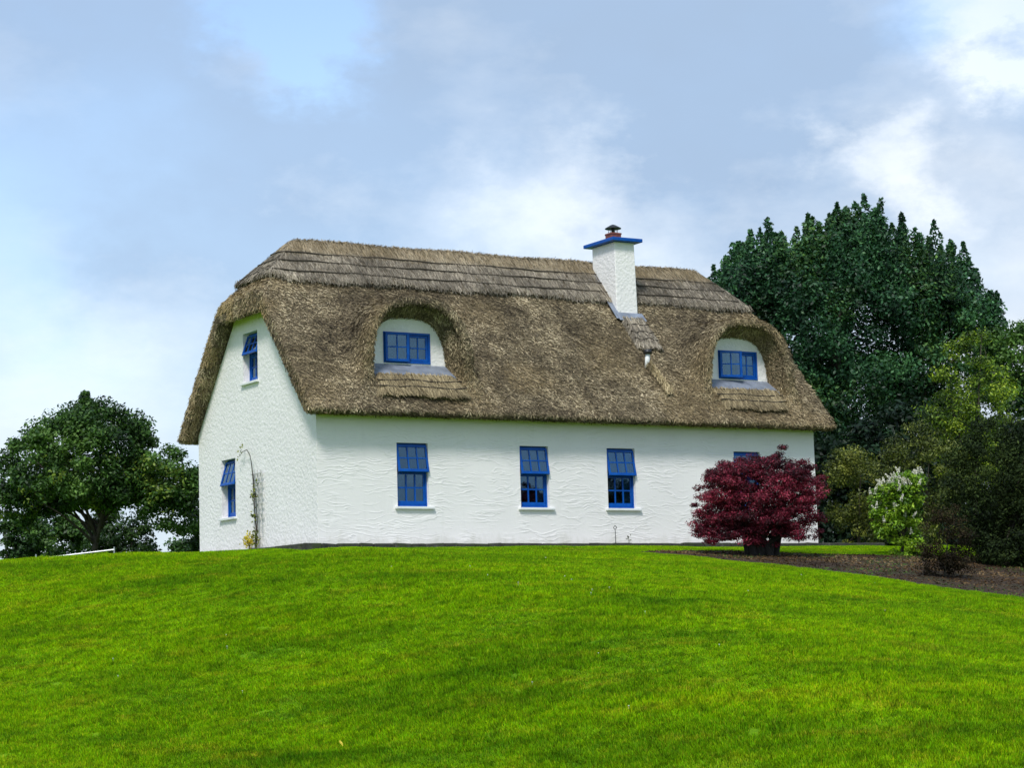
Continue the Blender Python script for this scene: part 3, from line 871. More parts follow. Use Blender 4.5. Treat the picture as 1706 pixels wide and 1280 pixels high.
# ------------------------------------------------------------------ stone edging
edg = obj('stone_edging', None)
tag(edg, 'low mossy stone edging in front of the cottage wall', 'edging')
def stone(x0, x1, y0, y1, zt, seed):
    r = random.Random(seed); V, F = boxes([(x0, x1, y0, y1, -.5, zt)])
    V = [(x + r.uniform(-.012, .012), y + r.uniform(-.02, .02), z + (r.uniform(-.014, .012) if z > -.3 else 0)) for x, y, z in V]
    bevel_obj(obj('stone', mesh_py('stone', V, F), MAT['stone'], edg), .02, 2)
x = -.62; s = 0
while x < 14.0:
    ln = random.uniform(.28, .62); stone(x + .006, min(x + ln, 14.1) - .006, -.64, -.51, -.038, s); x += ln; s += 1
y = -.50
while y < 3.6:
    ln = random.uniform(.28, .55); stone(-.64, -.51, y + .006, y + ln - .006, -.03 + max(0, y) * .012, s); y += ln; s += 1

# ------------------------------------------------------------------ trellis and little plants by the gable
tr = obj('trellis', None, loc=(0, 0, 0))
tag(tr, 'narrow weathered trellis against the gable wall', 'trellis')
for y in (2.55, 2.72, 2.89):
    obj('upright', mesh_py('upright', *tube([(-.06, y, .35), (-.055, y + .01, 1.0), (-.06, y, 1.68)], .011, 6)), MAT['weathered_wood'], tr)
for i, z in enumerate((1.60, 1.40, 1.17, .97, .75)):
    obj('rung', box_mesh('rung', (-.092, -.074, 2.44, 2.99, z - .012 + .005 * (i % 2), z + .012 + .005 * (i % 2))), MAT['weathered_wood'], tr)

# ------------------------------------------------------------------ foliage
def leaves(centres, normals, size, asp, cols, seed, droop=.0, rnd=.7):
    r = np.random.default_rng(seed); n = len(centres)
    nn = normals + r.normal(0, rnd, (n, 3)); nn /= np.linalg.norm(nn, axis=1, keepdims=True)
    t = r.normal(size=(n, 3)); t[:, 2] -= droop
    t -= nn * (t * nn).sum(1, keepdims=True); t /= np.linalg.norm(t, axis=1, keepdims=True)
    s = np.cross(nn, t)
    ln = (size * (.6 + .8 * r.random(n)))[:, None]; w = ln * asp
    V = np.stack([centres - t * ln * .5, centres - s * w * .5 - nn * w * .18, centres + t * ln * .5 - nn * ln * .12, centres + s * w * .5 - nn * w * .18], 1).reshape(-1, 3)
    i = np.arange(n)[:, None] * 4
    F = np.concatenate([i + [0, 1, 2], i + [0, 2, 3]])
    return V, F, np.repeat(cols, 4, 0)
def palette(n, pal, mot, r):
    pal = np.array(pal); u = np.clip(r.random(n) * .6 + (mot - .5) * 1.1 + .2, 0, .9999) * (len(pal) - 1)
    i = u.astype(int); f = (u - i)[:, None]
    return (pal[i] * (1 - f) + pal[i + 1] * f) * (.7 + .6 * r.random(n))[:, None]
def crown_clumps(env, n, rad, seed, inner=.25, low=-.55):
    """env: list of ellipsoids (cx,cy,cz,rx,ry,rz); clump centres spread over their skins"""
    r = np.random.default_rng(seed); out_ = []
    E_ = np.array(env, float); p = (E_[:, 3] * E_[:, 4] + E_[:, 3] * E_[:, 5]); p /= p.sum()
    while len(out_) < n:
        e = E_[r.choice(len(E_), p=p)]
        v = r.normal(size=3); v /= np.linalg.norm(v)
        if v[2] < low and r.random() < .8: continue
        q = (1 - inner * r.random() ** 1.5) if r.random() < .8 else r.random() ** .5
        c = e[:3] + v * e[3:] * q
        inside = ((c - E_[:, :3]) / E_[:, 3:]); inside = (inside ** 2).sum(1).min()
        if inside < .35 and r.random() < .7: continue
        out_.append((*c, rad * (.65 + .7 * r.random())))
    return np.array(out_)
def clump_leaves(cl, per, seed, squash=.7, up=.6, centre=None):
    r = np.random.default_rng(seed)
    P, Nn, K = [], [], []
    for k, (x, y, z, rd) in enumerate(cl):
        m = int(per * (.7 + .6 * r.random()))
        v = r.normal(size=(m, 3)); v /= np.linalg.norm(v, axis=1, keepdims=True)
        q = r.random(m) ** .45
        o = v * q[:, None] * rd * np.array([1, 1, squash])
        P.append(np.array([x, y, z]) + o); Nn.append(v * .8 + np.array([0, 0, up])); K.append(np.full(m, k))
    return np.concatenate(P), np.concatenate(Nn), np.concatenate(K)
def limb_mesh(base, targets, r0, seed, fork=.3, n=8):
    """one trunk rising to a fork, limbs leaving it and curving out to the targets"""
    r = random.Random(seed); parts = []
    b = Vector(base); top = Vector(targets[0])
    fk = Vector((b.x + top.x * .12, b.y + top.y * .12, b.z + (top.z - b.z) * fork))
    def curve(p0, p1, p2, ra, rb, m=8):
        pts, rr = [], []
        for i in range(m + 1):
            u = i / m
            pts.append(p0 * (1 - u) ** 2 + p1 * (2 * u * (1 - u)) + p2 * u * u + Vector((r.uniform(-1, 1), r.uniform(-1, 1), 0)) * ra * .25)
            rr.append(ra * (1 - u) + rb * u)
        return tube(pts, rr, n)
    parts.append(tube([b, b + (fk - b) * .15, b + (fk - b) * .5, fk, fk + (top - fk) * .4, top], [r0 * 1.35, r0 * 1.05, r0 * .9, r0 * .78, r0 * .4, r0 * .1], n))
    for tg in targets[1:]:
        tg = Vector(tg); st_ = b + (fk - b) * r.uniform(.75, 1.0) + (top - fk) * max(0, r.uniform(-.3, .3))
        mid = st_.lerp(tg, .5) + Vector((0, 0, .12 * (tg - st_).length))
        parts.append(curve(st_, mid, tg, r0 * r.uniform(.35, .55), r0 * .08))
    return merge(parts)
def make_tree(name, label, cat, base, env, n_cl, rad, per, size, asp, pal, seed, limbs=6, r0=.16, squash=.7, up=.6, droop=0., rnd=.7, mat='leaf', group=None, inner=.3, low=-.55,
              tint=None, bark='bark', spires=None, part='crown', fork=.3, extra=None):
    root = obj(name, None, loc=(0, 0, 0))
    b = Vector(base)
    root.location = b
    cl = crown_clumps(env, n_cl, rad, seed, inner, low)
    if spires is not None: cl = np.concatenate([cl, spires])
    P, Nn, K = clump_leaves(cl, per, seed + 1, squash, up)
    if extra is not None:
        P = np.concatenate([P, extra]); Nn = np.concatenate([Nn, np.tile([-.25, -.45, .55], (len(extra), 1))])
        K = np.concatenate([K, np.random.default_rng(seed + 9).integers(0, len(cl), len(extra) // 40 + 1).repeat(40)[:len(extra)]])
    r = np.random.default_rng(seed + 2)
    mot = .55 * vnoise(P, .9) + .45 * r.random(len(cl))[K]
    c = palette(len(P), pal, mot, r)
    if tint is not None: c = tint(P, c, r, K)
    V, F, cc = leaves(P, Nn, size, asp, c, seed + 3, droop, rnd)
    o = obj(part, mesh_np(part, V - np.array(b), F, cc), MAT[mat], root)
    r2 = random.Random(seed)
    tg = [cl[i][:3] - np.array(b) for i in r2.sample(range(len(cl)), min(limbs, len(cl)))]
    tg.sort(key=lambda v: -v[2])
    obj('trunk', mesh_py('trunk', *limb_mesh((0, 0, -.15), tg, r0, seed, fork), True), MAT[bark], root)
    tag(root, label, cat, group)
    return root, cl

DARK = [(.008, .024, .007), (.020, .056, .012), (.044, .105, .020), (.078, .165, .03), (.14, .25, .05)]
BLUEG = [(.005, .019, .010), (.012, .044, .020), (.025, .085, .036), (.050, .145, .055), (.10, .24, .085)]
OLIVE = [(.012, .020, .006), (.034, .052, .011), (.075, .10, .018), (.14, .17, .028), (.25, .27, .045)]
YG = [(.012, .024, .006), (.05, .10, .012), (.14, .23, .018), (.28, .38, .026), (.45, .52, .05)]

# big dark tree behind the right end: upright leafy shoots on top
r = np.random.default_rng(43)
bt = np.array([21.63, 9.34, -.13])
rt = np.array([.8565, -.5162, 0])        # across the view, so the crown is broad side on
dp = np.array([.5162, .8565, 0])
def E3(c, a, d, z, ra, rd, rz): q = c + rt * a + dp * d; return (q[0], q[1], z, ra * .95, rd, rz)
env = [E3(bt, 0, 0, 6.0, 3.4, 2.8, 3.2), E3(bt, -2.5, -.3, 5.6, 1.9, 2.0, 2.8), E3(bt, 2.5, 0, 5.7, 1.9, 2.0, 2.6), E3(bt, -.4, -.6, 7.4, 2.2, 1.8, 1.9), E3(bt, .5, -.8, 3.0, 3.6, 2.4, 2.6)]
sp = []; spx = []
for i in range(150):
    a = r.uniform(-4.3, 4.3); d = r.uniform(-1.9, 1.2)
    h = np.interp(a, [-4.3, -3.8, -2.9, -1.4, .2, 1.7, 2.9, 3.8, 4.3], [7.2, 8.2, 9.2, 9.3, 9.95, 9.5, 8.8, 8.2, 7.2]) - .2 * abs(d) + r.normal(0, .26) + .08
    n_ = int(r.uniform(520, 820)); hh = r.uniform(1.3, 2.3); ra_ = r.uniform(.30, .62)
    u = r.random(n_) ** 1.15; w_ = r.random(n_) * 6.283
    rad_ = (ra_ * (1 - u) ** .75 + .03) * r.random(n_) ** .5 * (1 + .35 * np.sin(u * 22 + i))
    q = bt + rt * a + dp * d
    lean_ = r.normal(0, .12, 2)
    spx.append(np.stack([q[0] + rad_ * np.cos(w_) + lean_[0] * u, q[1] + rad_ * np.sin(w_) + lean_[1] * u, h - hh + (hh + .15) * u], -1))
spx = np.concatenate(spx)
for i in range(170):
    q = bt + rt * r.uniform(-3.3, 3.3) + dp * r.uniform(-1.2, 1.8); sp.append((q[0], q[1], r.uniform(1.0, 7.8), .62))
def tint_big(P, c, r, K):
    w = (vnoise(P, .7) > .66) * (r.random(len(P)) < .5)
    c[w] *= np.array([1.5, 1.15, .75]); return c
make_tree('broadleaf_tree', 'tall dark green tree with upright shoots behind the cottage', 'tree', bt, env, 700, .50, 195, .12, .5, BLUEG, 50, 16, .32, .85, .5, spires=np.array(sp), tint=tint_big, extra=spx)

# left round tree
b0 = np.array([.74, 14.94, -.31])
def env_at(b, lst): return [E3(b, *e) for e in lst]
env = env_at(b0, [(0, 0, 3.0, 1.9, 1.7, 1.35), (-1.3, 0, 2.7, 1.35, 1.3, 1.05), (1.35, 0, 2.6, 1.35, 1.3, 1.0), (-.6, -.3, 3.6, 1.1, 1.0, .8), (.5, .2, 3.75, .95, .9, .72), (1.9, 0, 2.2, .8, .9, .75), (-2.1, 0, 2.35, .8, .9, .7), (0, 0, 2.2, 2.2, 1.6, .65), (2.0, 0, 1.75, .75, .8, .6), (2.45, .1, 2.35, .6, .7, .75), (2.3, .2, 1.5, .5, .6, .5), (-2.0, .2, 1.9, .8, .8, .6)])
def tint_left(P, c, r, K):
    u = (vnoise(P, 1.6) > .63) & (P[:, 2] < 3.0) & (r.random(len(P)) < .4)
    c[u] = c[u] * .5 + np.array([.13, .17, .015]) * (.6 + .8 * r.random(u.sum()))[:, None]; return c
q0 = b0 + rt * -.1
sp0 = np.array([(q0[0] + r.normal(0, .05), q0[1], 4.30 + .1 * i, .26 - .03 * i) for i in range(5)])
make_tree('spreading_tree', 'round green tree with a short dark trunk left of the cottage', 'tree', b0, env, 390, .33, 165, .105, .5, DARK, 60, 14, .10, .75, .5, tint=tint_left, low=-.95, spires=sp0, inner=.5, fork=.36)
# bushes behind it
def bush(name, label, base, lst, n_cl, rad, per, size, pal, seed, group=None, cat='bush', **kw):
    b = np.array([base[0], base[1], gz(base[0], base[1])])
    return make_tree(name, label, cat, b, env_at(b, lst), n_cl, rad, per, size, kw.pop('asp', .5), pal, seed, kw.pop('limbs', 6), kw.pop('r0', .05), group=group, part='foliage', low=kw.pop('low', -1.1), inner=kw.pop('inner', .45), **kw)
bush('bush', 'dark bush at the far left edge under the round tree', (.84, 21.87), [(-.2, 0, .8, 1.2, .8, 1.3), (.5, 0, 1.2, .7, .6, .8)], 90, .32, 110, .13, DARK, 70)
bush('bush', 'dark bush seen left of the short tree trunk', (2.7, 23.09), [(0, 0, .9, 1.1, .7, 1.3), (.5, 0, 1.5, .6, .5, .7)], 90, .3, 110, .13, DARK, 72)
bush('bush', 'leafy green bush seen right of the short tree trunk', (3.8, 20.09), [(0, 0, .9, .8, .7, 1.25), (-.5, .1, 1.4, .7, .5, .8)], 90, .3, 110, .11, [(.008, .022, .008), (.018, .045, .012), (.035, .08, .018), (.07, .13, .025)], 74)
bush('hedge', 'low distant hedge between the round tree and the gable', (6.44, 23.16), [(.2, 0, .4, 1.2, .6, .95), (-.9, 0, .3, .7, .6, .85)], 70, .26, 110, .12, DARK, 76, cat='hedge')
bush('young_tree', 'thin young tree half hidden behind the gable', (4.2, 15.6), [(-.1, 0, 2.0, .6, .5, .8), (.2, 0, 1.2, .6, .6, 1.0), (0, 0, .6, .5, .4, .5)], 80, .24, 90, .12, DARK, 78, cat='tree')

# right-hand group
bush('evergreen_hedge', 'very dark evergreen hedge behind the shrubs at the right end', (19.46, 4.83), [(-2.2, 0, 1.3, 1.4, 1.0, 2.2), (0, .3, 1.6, 2.0, 1.2, 2.5), (2.1, .3, 1.7, 1.8, 1.2, 2.2), (3.8, 0, 1.9, 1.7, 1.0, 2.3), (-1.6, 0, .4, 1.8, .9, .8), (1.4, 0, .4, 2.2, .9, .8), (4, 0, .4, 2., .9, .8)], 560, .48, 130, .16, [(.004, .012, .007), (.008, .022, .012), (.014, .036, .017), (.022, .055, .024)], 80, cat='hedge', r0=.1)
bush('tall_shrub', 'yellow green feathery tall shrub in front of the dark tree', (17.59, .12), [(0, 0, 4.0, .8, .8, 1.25), (-.35, 0, 3.2, .75, .7, .9), (.4, 0, 3.4, .7, .7, 1.1), (0, 0, 2.2, .9, .8, 1.2)], 130, .3, 130, .085, YG, 82, squash=.6, r0=.08, asp=.4, cat='shrub')
bush('small_tree', 'blue green tree at the right edge behind the feathery shrub', (22.9, 3.92), [(.0, 0, 5.0, 1.0, .9, 1.25), (.7, 0, 4.8, 1.0, .9, 1.3), (.3, 0, 3.4, 1.3, .9, 1.5), (.2, 0, 2.2, 1.3, .9, 1.5)], 230, .36, 110, .12, DARK, 84, cat='tree', r0=.1)
bush('shrub', 'olive green arching shrub beside the end wall of the cottage', (15.17, 1.58), [(0, 0, 1.3, .85, .7, 1.15), (-.2, 0, 1.9, .5, .5, .55), (.2, 0, .6, .8, .7, .8)], 110, .27, 130, .075, OLIVE, 86, squash=.6, asp=.38, droop=.5, cat='shrub')
bush('shrub', 'broad olive shrub behind the white flowered bush', (15.52, -.37), [(0, 0, 1.5, .95, .8, 1.3), (.6, 0, 1.9, .8, .7, .95), (-.5, 0, 1.5, .7, .6, .9), (0, 0, .5, 1.0, .8, .9)], 150, .29, 130, .075, OLIVE, 88, squash=.6, asp=.38, droop=.4, cat='shrub')
DK2 = [(.004, .008, .004), (.009, .017, .006), (.018, .032, .009), (.034, .056, .014), (.070, .10, .024)]
bush('large_shrub', 'large dark arching shrub at the right edge of the bed', (11.75, -6.85), [(.1, 0, .95, 1.2, .9, 1.15), (.75, .2, 1.2, 1.0, .9, 1.1), (-.35, 0, .55, .85, .8, 1.0), (.5, 0, .0, 1.1, .9, .8), (1.5, 0, .9, .9, .8, 1.3), (-.1, .3, -.2, .8, .8, .5), (1.2, .3, -.2, .9, .8, .6), (.5, 0, -.45, 1.3, .8, .4), (.9, .5, .9, 1.0, .6, 1.0)], 480, .3, 150, .07, DK2, 90, squash=.6, asp=.4, droop=.5, r0=.09, limbs=12, cat='shrub', mat='leaf_matt')
BRN = [(.007, .007, .004), (.014, .012, .006), (.024, .018, .009), (.04, .026, .012), (.045, .05, .014)]
bush('low_shrub', 'small brownish shrub at the front of the bed', (8.46, -8.71), [(0, 0, -.35, .5, .5, .62), (.1, 0, -.7, .45, .45, .4), (-.1, 0, -.85, .4, .4, .25)], 62, .17, 110, .05, BRN, 92, squash=.7, asp=.4, droop=.3, r0=.03, cat='shrub', mat='leaf_matt')

# white-flowered bush
LIL = [(.018, .048, .006), (.05, .12, .010), (.11, .23, .014), (.19, .35, .02), (.30, .46, .03)]
wb, wcl = bush('flowering_shrub', 'bright green bush with pale flower spikes on the mulch bed', (11.15, -4.5), [(-.08, 0, .55, .58, .5, .5), (.2, 0, .8, .42, .4, .42), (.05, 0, .1, .44, .4, .45), (.1, 0, -.3, .3, .3, .28), (-.35, 0, .2, .25, .3, .3)], 115, .16, 110, .068, LIL, 94, squash=.7, asp=.55, r0=.035, limbs=9, cat='shrub')
rb = np.random.default_rng(95)
bl = []
for k in range(3):
    n = 60; zz = rb.random(n); aa = rb.random(n) * 6.283; rr_ = .028 * (1 - zz * .75)
    Pb = np.stack([rr_ * np.cos(aa), rr_ * np.sin(aa), zz * .15], -1)
    v, f, c = leaves(Pb, Pb * np.array([8, 8, 0]) + np.array([0, 0, .2]), .026, .8, np.array([.80, .78, .76]) * (.75 + .4 * rb.random((n, 1))), 96 + k)
    bl.append(mesh_np('blossom', v, f, c))
base_w = np.array(wb.location)
cnt = 0
for i in rb.permutation(len(wcl)):
    x, y, z, rd = wcl[i]
    a_ = (np.array([x, y, z]) - base_w)
    side = a_ @ rt; front_ = -(a_ @ dp)
    if front_ < -.2 or (z < .15 and rb.random() < .7) or (side > .2 and rb.random() < .5): continue
    for j in range(2 if z > .6 else 1):
        o = obj('blossom', bl[int(rb.integers(3))], MAT['petal'], wb)
        o.location = Vector(a_ + np.array([rb.normal(0, .06), rb.normal(0, .06), rd * .55]) - dp * rd * .5)
        o.rotation_euler = (rb.normal(0, .35), rb.normal(0, .35), rb.random() * 6)
        cnt += 1
    if cnt > 62: break

# red japanese maple: low dense mound on a thick cluster of stems
RED = [(.010, .003, .004), (.030, .004, .009), (.10, .009, .021), (.23, .021, .048), (.48, .055, .105)]
mb = np.array([7.68, -4.27, gz(7.68, -4.27)])
menv = env_at(mb, [(0, 0, .60, 1.27, 1.0, .92), (-.6, 0, .7, .72, .75, .72), (.62, 0, .75, .75, .75, .72), (.3, 0, 1.1, .75, .7, .42), (-.3, 0, 1.0, .8, .7, .45), (.8, 0, .95, .5, .5, .4), (-.75, 0, .25, .55, .5, .45), (.75, 0, .3, .5, .5, .45), (-.95, 0, .12, .35, .4, .32), (-.75, -.2, -.02, .4, .4, .28), (.85, -.1, .0, .4, .4, .25), (-.4, -.5, .05, .5, .35, .35), (.45, -.5, .1, .5, .35, .35), (.3, .2, .55, .8, .7, .5), (-.3, .2, .6, .8, .7, .5)])
sp3 = []
for a_, z_ in ((.45, 1.62), (.5, 1.72), (.38, 1.55), (.9, 1.42), (1.05, 1.35), (0, 1.5), (-.5, 1.42)):
    q = mb + rt * a_ + dp * r.uniform(-.3, .3); sp3.append((q[0], q[1], z_ - .08, .13))
maple = obj('japanese_maple', None, loc=tuple(mb))
tag(maple, 'dark red maple bush in front of the cottage wall', 'maple')
cl = np.concatenate([crown_clumps(menv, 640, .18, 100, .55, -.85), np.array(sp3)])
P, Nn, K = clump_leaves(cl, 185, 101, .5, .8)
r_m = np.random.default_rng(102)
mot = .5 * vnoise(P, 1.5) + .35 * r_m.random(len(cl))[K] + .15 * r_m.random(len(P))
c = palette(len(P), RED, mot, r_m)
V, F, cc = leaves(P, Nn, .052, .32, c, 103, .5, .6)
obj('foliage', mesh_np('foliage', V - mb, F, cc), MAT['leaf'], maple)
parts = []
rs = random.Random(5)
for i in range(15):
    w_ = i * 2.4; rr_ = .06 + .24 * (i / 15)
    bb = Vector((rr_ * math.cos(w_), rr_ * math.sin(w_), -.12))
    tg = Vector((cl[(i * 17) % 330][0] - mb[0], cl[(i * 17) % 330][1] - mb[1], cl[(i * 17) % 330][2] - mb[2]))
    mid = Vector((bb.x * 1.2 + tg.x * .12, bb.y * 1.2 + tg.y * .12, .40))
    pts = [bb * (1 - u) ** 2 + mid * 2 * u * (1 - u) + tg * u * u + Vector((rs.uniform(-.02, .02), rs.uniform(-.02, .02), 0)) for u in np.linspace(0, 1, 9)]
    parts.append(tube(pts, [.085 * (1 - u) ** 1.1 + .010 for u in np.linspace(0, 1, 9)], 8))
for i in range(60):
    tg = Vector(cl[(i * 7 + 3) % 330][:3] - mb); st_ = Vector((tg.x * .25, tg.y * .25, .35 + .1 * rs.random()))
    mid = st_.lerp(tg, .5) + Vector((0, 0, .08))
    parts.append(tube([st_, mid, tg], [.016, .010, .004], 5))
obj('stems', mesh_py('stems', *merge(parts), True), MAT['bark2'], maple)

# climbing plant, yellow plant
cp = obj('climbing_plant', None, loc=(-.08, 2.75, .08))
tag(cp, 'bare climbing stem arching off the trellis toward the window', 'climber')
st = [(-.03, .02, -.1), (-.02, -.02, .4), (-.03, .05, .9), (-.03, .08, 1.4), (-.04, .12, 1.72), (-.04, .2, 1.93), (-.04, .36, 2.06), (-.04, .58, 2.03), (-.04, .74, 1.95)]
obj('stem', mesh_py('stem', *merge([tube(st, [.014, .013, .012, .011, .01, .009, .008, .006, .004], 6), tube([(-.03, -.05, -.1), (-.03, -.1, .5), (-.03, -.02, 1.1), (-.03, .05, 1.5)], [.01, .009, .008, .005], 5),
     tube([(-.04, .58, 2.03), (-.05, .66, 2.12), (-.05, .62, 2.2)], [.004, .004, .002], 4)]), True), MAT['bark'], cp)
rc_ = np.random.default_rng(120)
Pl = []
for (yy, zz, s_, n_) in ((.06, 1.08, .06, 34), (0, 1.18, .05, 14), (.05, .66, .07, 30), (-.12, 1.3, .06, 10), (.70, 2.0, .06, 10), (-.02, .25, .08, 40), (-.06, .12, .07, 40), (.62, 2.18, .04, 6)):
    Pl.append(rc_.normal(0, 1, (n_, 3)) * np.array([.025, s_, s_]) + np.array([-.05, yy, zz]))
Pl = np.concatenate(Pl)
v, f, c = leaves(Pl, np.tile([-.6, -.5, .5], (len(Pl), 1)), .065, .5, palette(len(Pl), [(.03, .05, .01), (.09, .12, .015), (.22, .24, .03)], rc_.random(len(Pl)), rc_), 121)
obj('foliage', mesh_np('foliage', v, f, c), MAT['leaf'], cp)
yp = obj('yellow_plant', None, loc=(-.16, 2.98, .0))
tag(yp, 'small yellow leaved plant at the foot of the trellis', 'plant')
Pl = rc_.normal(0, 1, (170, 3)) * np.array([.06, .085, .085]) + np.array([0, 0, .2])
v, f, c = leaves(Pl, Pl - np.array([0, 0, .1]), .06, .5, palette(170, [(.30, .24, .02), (.55, .45, .03), (.75, .62, .06)], rc_.random(170), rc_), 122)
obj('foliage', mesh_np('foliage', v, f, c), MAT['leaf'], yp)
obj('stem', mesh_py('stem', *merge([tube([(0, 0, -.1), (.01, .02 * k, .08), (.01, .05 * k, .22)], .006, 5) for k in (-1, 0, 1)])), MAT['bark'], yp)

# garden stake and weed by the front wall
stk = obj('garden_stake', mesh_py('garden_stake', *merge([tube([(0, 0, -.2), (.004, 0, .15), (0, 0, .33)], .007, 6),
     tube([(.035 * math.cos(w_), 0, .36 + .035 * math.sin(w_)) for w_ in np.linspace(-1.57, 4.71, 14)], .006, 5), tube([(-.045, 0, .345), (0, 0, .405), (.045, 0, .345)], .006, 5)])), MAT['metal_dark'], None, (6.88, -.3, -.05))
tag(stk, 'thin dark metal garden stake with a loop below the third front window', 'garden stake')
wd = obj('weed', None, loc=(7.22, -.3, -.06))
tag(wd, 'tiny weed growing at the foot of the front wall', 'plant')
Pl = rc_.normal(0, 1, (16, 3)) * np.array([.035, .02, .05]) + np.array([0, 0, .13])
v, f, c = leaves(Pl, np.tile([0, -.7, .4], (16, 1)), .05, .45, np.tile([.05, .06, .03], (16, 1)), 123)
obj('leaves', mesh_np('leaves', v, f, c), MAT['leaf'], wd)
obj('stem', mesh_py('stem', *tube([(0, 0, 0), (.01, 0, .1), (-.02, 0, .2)], .004, 5)), MAT['bark'], wd)

# metal rail under the round tree
rail = obj('metal_rail', None, loc=(0, 0, 0))
tag(rail, 'low pale metal rail on posts beyond the lawn at left', 'rail')
obj('rail', mesh_py('rail', *tube([(-.95, 13.9, .365), (.63, 12.92, .53)], .022, 8)), MAT['galv'], rail)
for x_, y_, zt in ((.63, 12.92, .60), (-1.04, 13.96, .47)):
    obj('post', mesh_py('post', *tube([(x_, y_, gz(x_, y_) - .1), (x_, y_, zt)], .02, 8)), MAT['galv'], rail)

# ------------------------------------------------------------------ mulch chips, grass, daisies
rm = np.random.default_rng(130)
cxy = np.stack([rm.uniform(4.8, 13, 60000), rm.uniform(-13.5, -2.8, 60000)], -1)
dd = poly_dist(cxy[:, 0], cxy[:, 1], BED) * np.where(in_poly(cxy[:, 0], cxy[:, 1], BED), 1, -1)
cxy = cxy[dd > -.10 * rm.random(len(dd)) ** 2][:26000]
Pc = np.column_stack([cxy, bed_h(cxy[:, 0], cxy[:, 1]) + .012])
cc = palette(len(Pc), [(.010, .006, .003), (.030, .017, .008), (.065, .037, .016), (.13, .078, .034), (.26, .18, .09)], vnoise(Pc, 1.2), rm)
gm = (vnoise(Pc, .9) > .62) & (rm.random(len(Pc)) < .4)
cc[gm] = np.array([.05, .10, .015]) * (.5 + rm.random((gm.sum(), 1)))
v, f, c = leaves(Pc, np.tile([0, -.25, 1.], (len(Pc), 1)), .06, .45, cc, 131, 0, .45)
ch = obj('mulch_chips', mesh_np('mulch_chips', v, f, c), MAT['leaf_matt'])
tag(ch, 'brown bark chips and fallen leaves covering the bed', 'mulch', kind='stuff')

def blade_patch(name, half, n, seed, round_=False):
    r = np.random.default_rng(seed)
    p = (r.random((n, 2)) * 2 - 1) * half
    if round_: p = p[(p ** 2).sum(1) < half * half]; n = len(p)
    az = r.random(n) * 6.283; h = .022 + .034 * r.random(n) ** 1.6; w = .0028 + .0026 * r.random(n)
    lean = h * (.15 + .7 * r.random(n)); la = r.random(n) * 6.283
    sx, sy = np.cos(az) * w, np.sin(az) * w
    dx, dy = np.cos(la) * lean, np.sin(la) * lean
    z0 = np.full(n, -.012)
    A = np.stack([p[:, 0] - sx, p[:, 1] - sy, z0], -1); B = np.stack([p[:, 0] + sx, p[:, 1] + sy, z0], -1)
    Cc = np.stack([p[:, 0] + sx * .8 + dx * .35, p[:, 1] + sy * .8 + dy * .35, h * .6], -1); D = np.stack([p[:, 0] - sx * .8 + dx * .35, p[:, 1] - sy * .8 + dy * .35, h * .6], -1)
    T = np.stack([p[:, 0] + dx, p[:, 1] + dy, h], -1)
    V = np.stack([A, B, Cc, D, T], 1).reshape(-1, 3)
    i = np.arange(n)[:, None] * 5
    F = np.concatenate([i + [0, 1, 2], i + [0, 2, 3], i + [3, 2, 4]])
    k = .30 + 1.25 * r.random(n); col = np.stack([k * (.7 + .55 * r.random(n)), k, k * (.6 + .8 * r.random(n))], -1)
    dead = r.random(n) < .05; col[dead] = (2.2, 1.3, 6)
    me = mesh_np(name, V, F, np.repeat(col, 5, 0)); me.materials.append(MAT['grass'])
    return me
pc = bpy.data.collections.new('grass_patches')       # sources only, not linked to the scene
tcol = bpy.data.collections.new('grass_tufts')
for k in range(4): pc.objects.link(bpy.data.objects.new(f'patch_source_{k}', blade_patch('grass_patch', .40, 3000, 140 + k)))
for k in range(3): tcol.objects.link(bpy.data.objects.new(f'tuft_source_{k}', blade_patch('grass_tuft', .09, 170, 150 + k, True)))
rg = np.random.default_rng(160)
cx, cy = -18.81, -38.54
e1 = np.array([.5191, .8547]); e2 = np.array([.8547, -.5191])
def normals(x, y):
    e = .15; gx_ = (ground(x + e, y) - ground(x - e, y)) / (2 * e); gy_ = (ground(x, y + e) - ground(x, y - e)) / (2 * e)
    return gx_, gy_
def blocked(x, y, mg):
    inb = in_poly(x, y, BED); d = poly_dist(x, y, BED)
    b_ = inb | (d < mg)
    b_ |= (x > -.64 - mg) & (x < 14.15 + mg) & (y > -.64 - mg) & (y < 8)
    return b_
D_, A_ = np.meshgrid(np.arange(19, 60, .60), np.arange(-19, 19, .60), indexing='ij')
D_ = D_ + rg.uniform(-.12, .12, D_.shape); A_ = A_ + rg.uniform(-.12, .12, A_.shape)
okm = np.abs(A_) < D_ * .25 + 3.0
px_ = cx + D_[okm] * e1[0] + A_[okm] * e2[0]; py_ = cy + D_[okm] * e1[1] + A_[okm] * e2[1]
k1 = ~blocked(px_, py_, .42)
tx = rg.uniform(-6, 17, 150000); ty = rg.uniform(-16, 8, 150000)
kt = ~blocked(tx, ty, .04) & blocked(tx, ty, .95)
dvis = (tx - cx) * e1[0] + (ty - cy) * e1[1]; avis = (tx - cx) * e2[0] + (ty - cy) * e2[1]
kt &= np.abs(avis) < dvis * .25 + 2
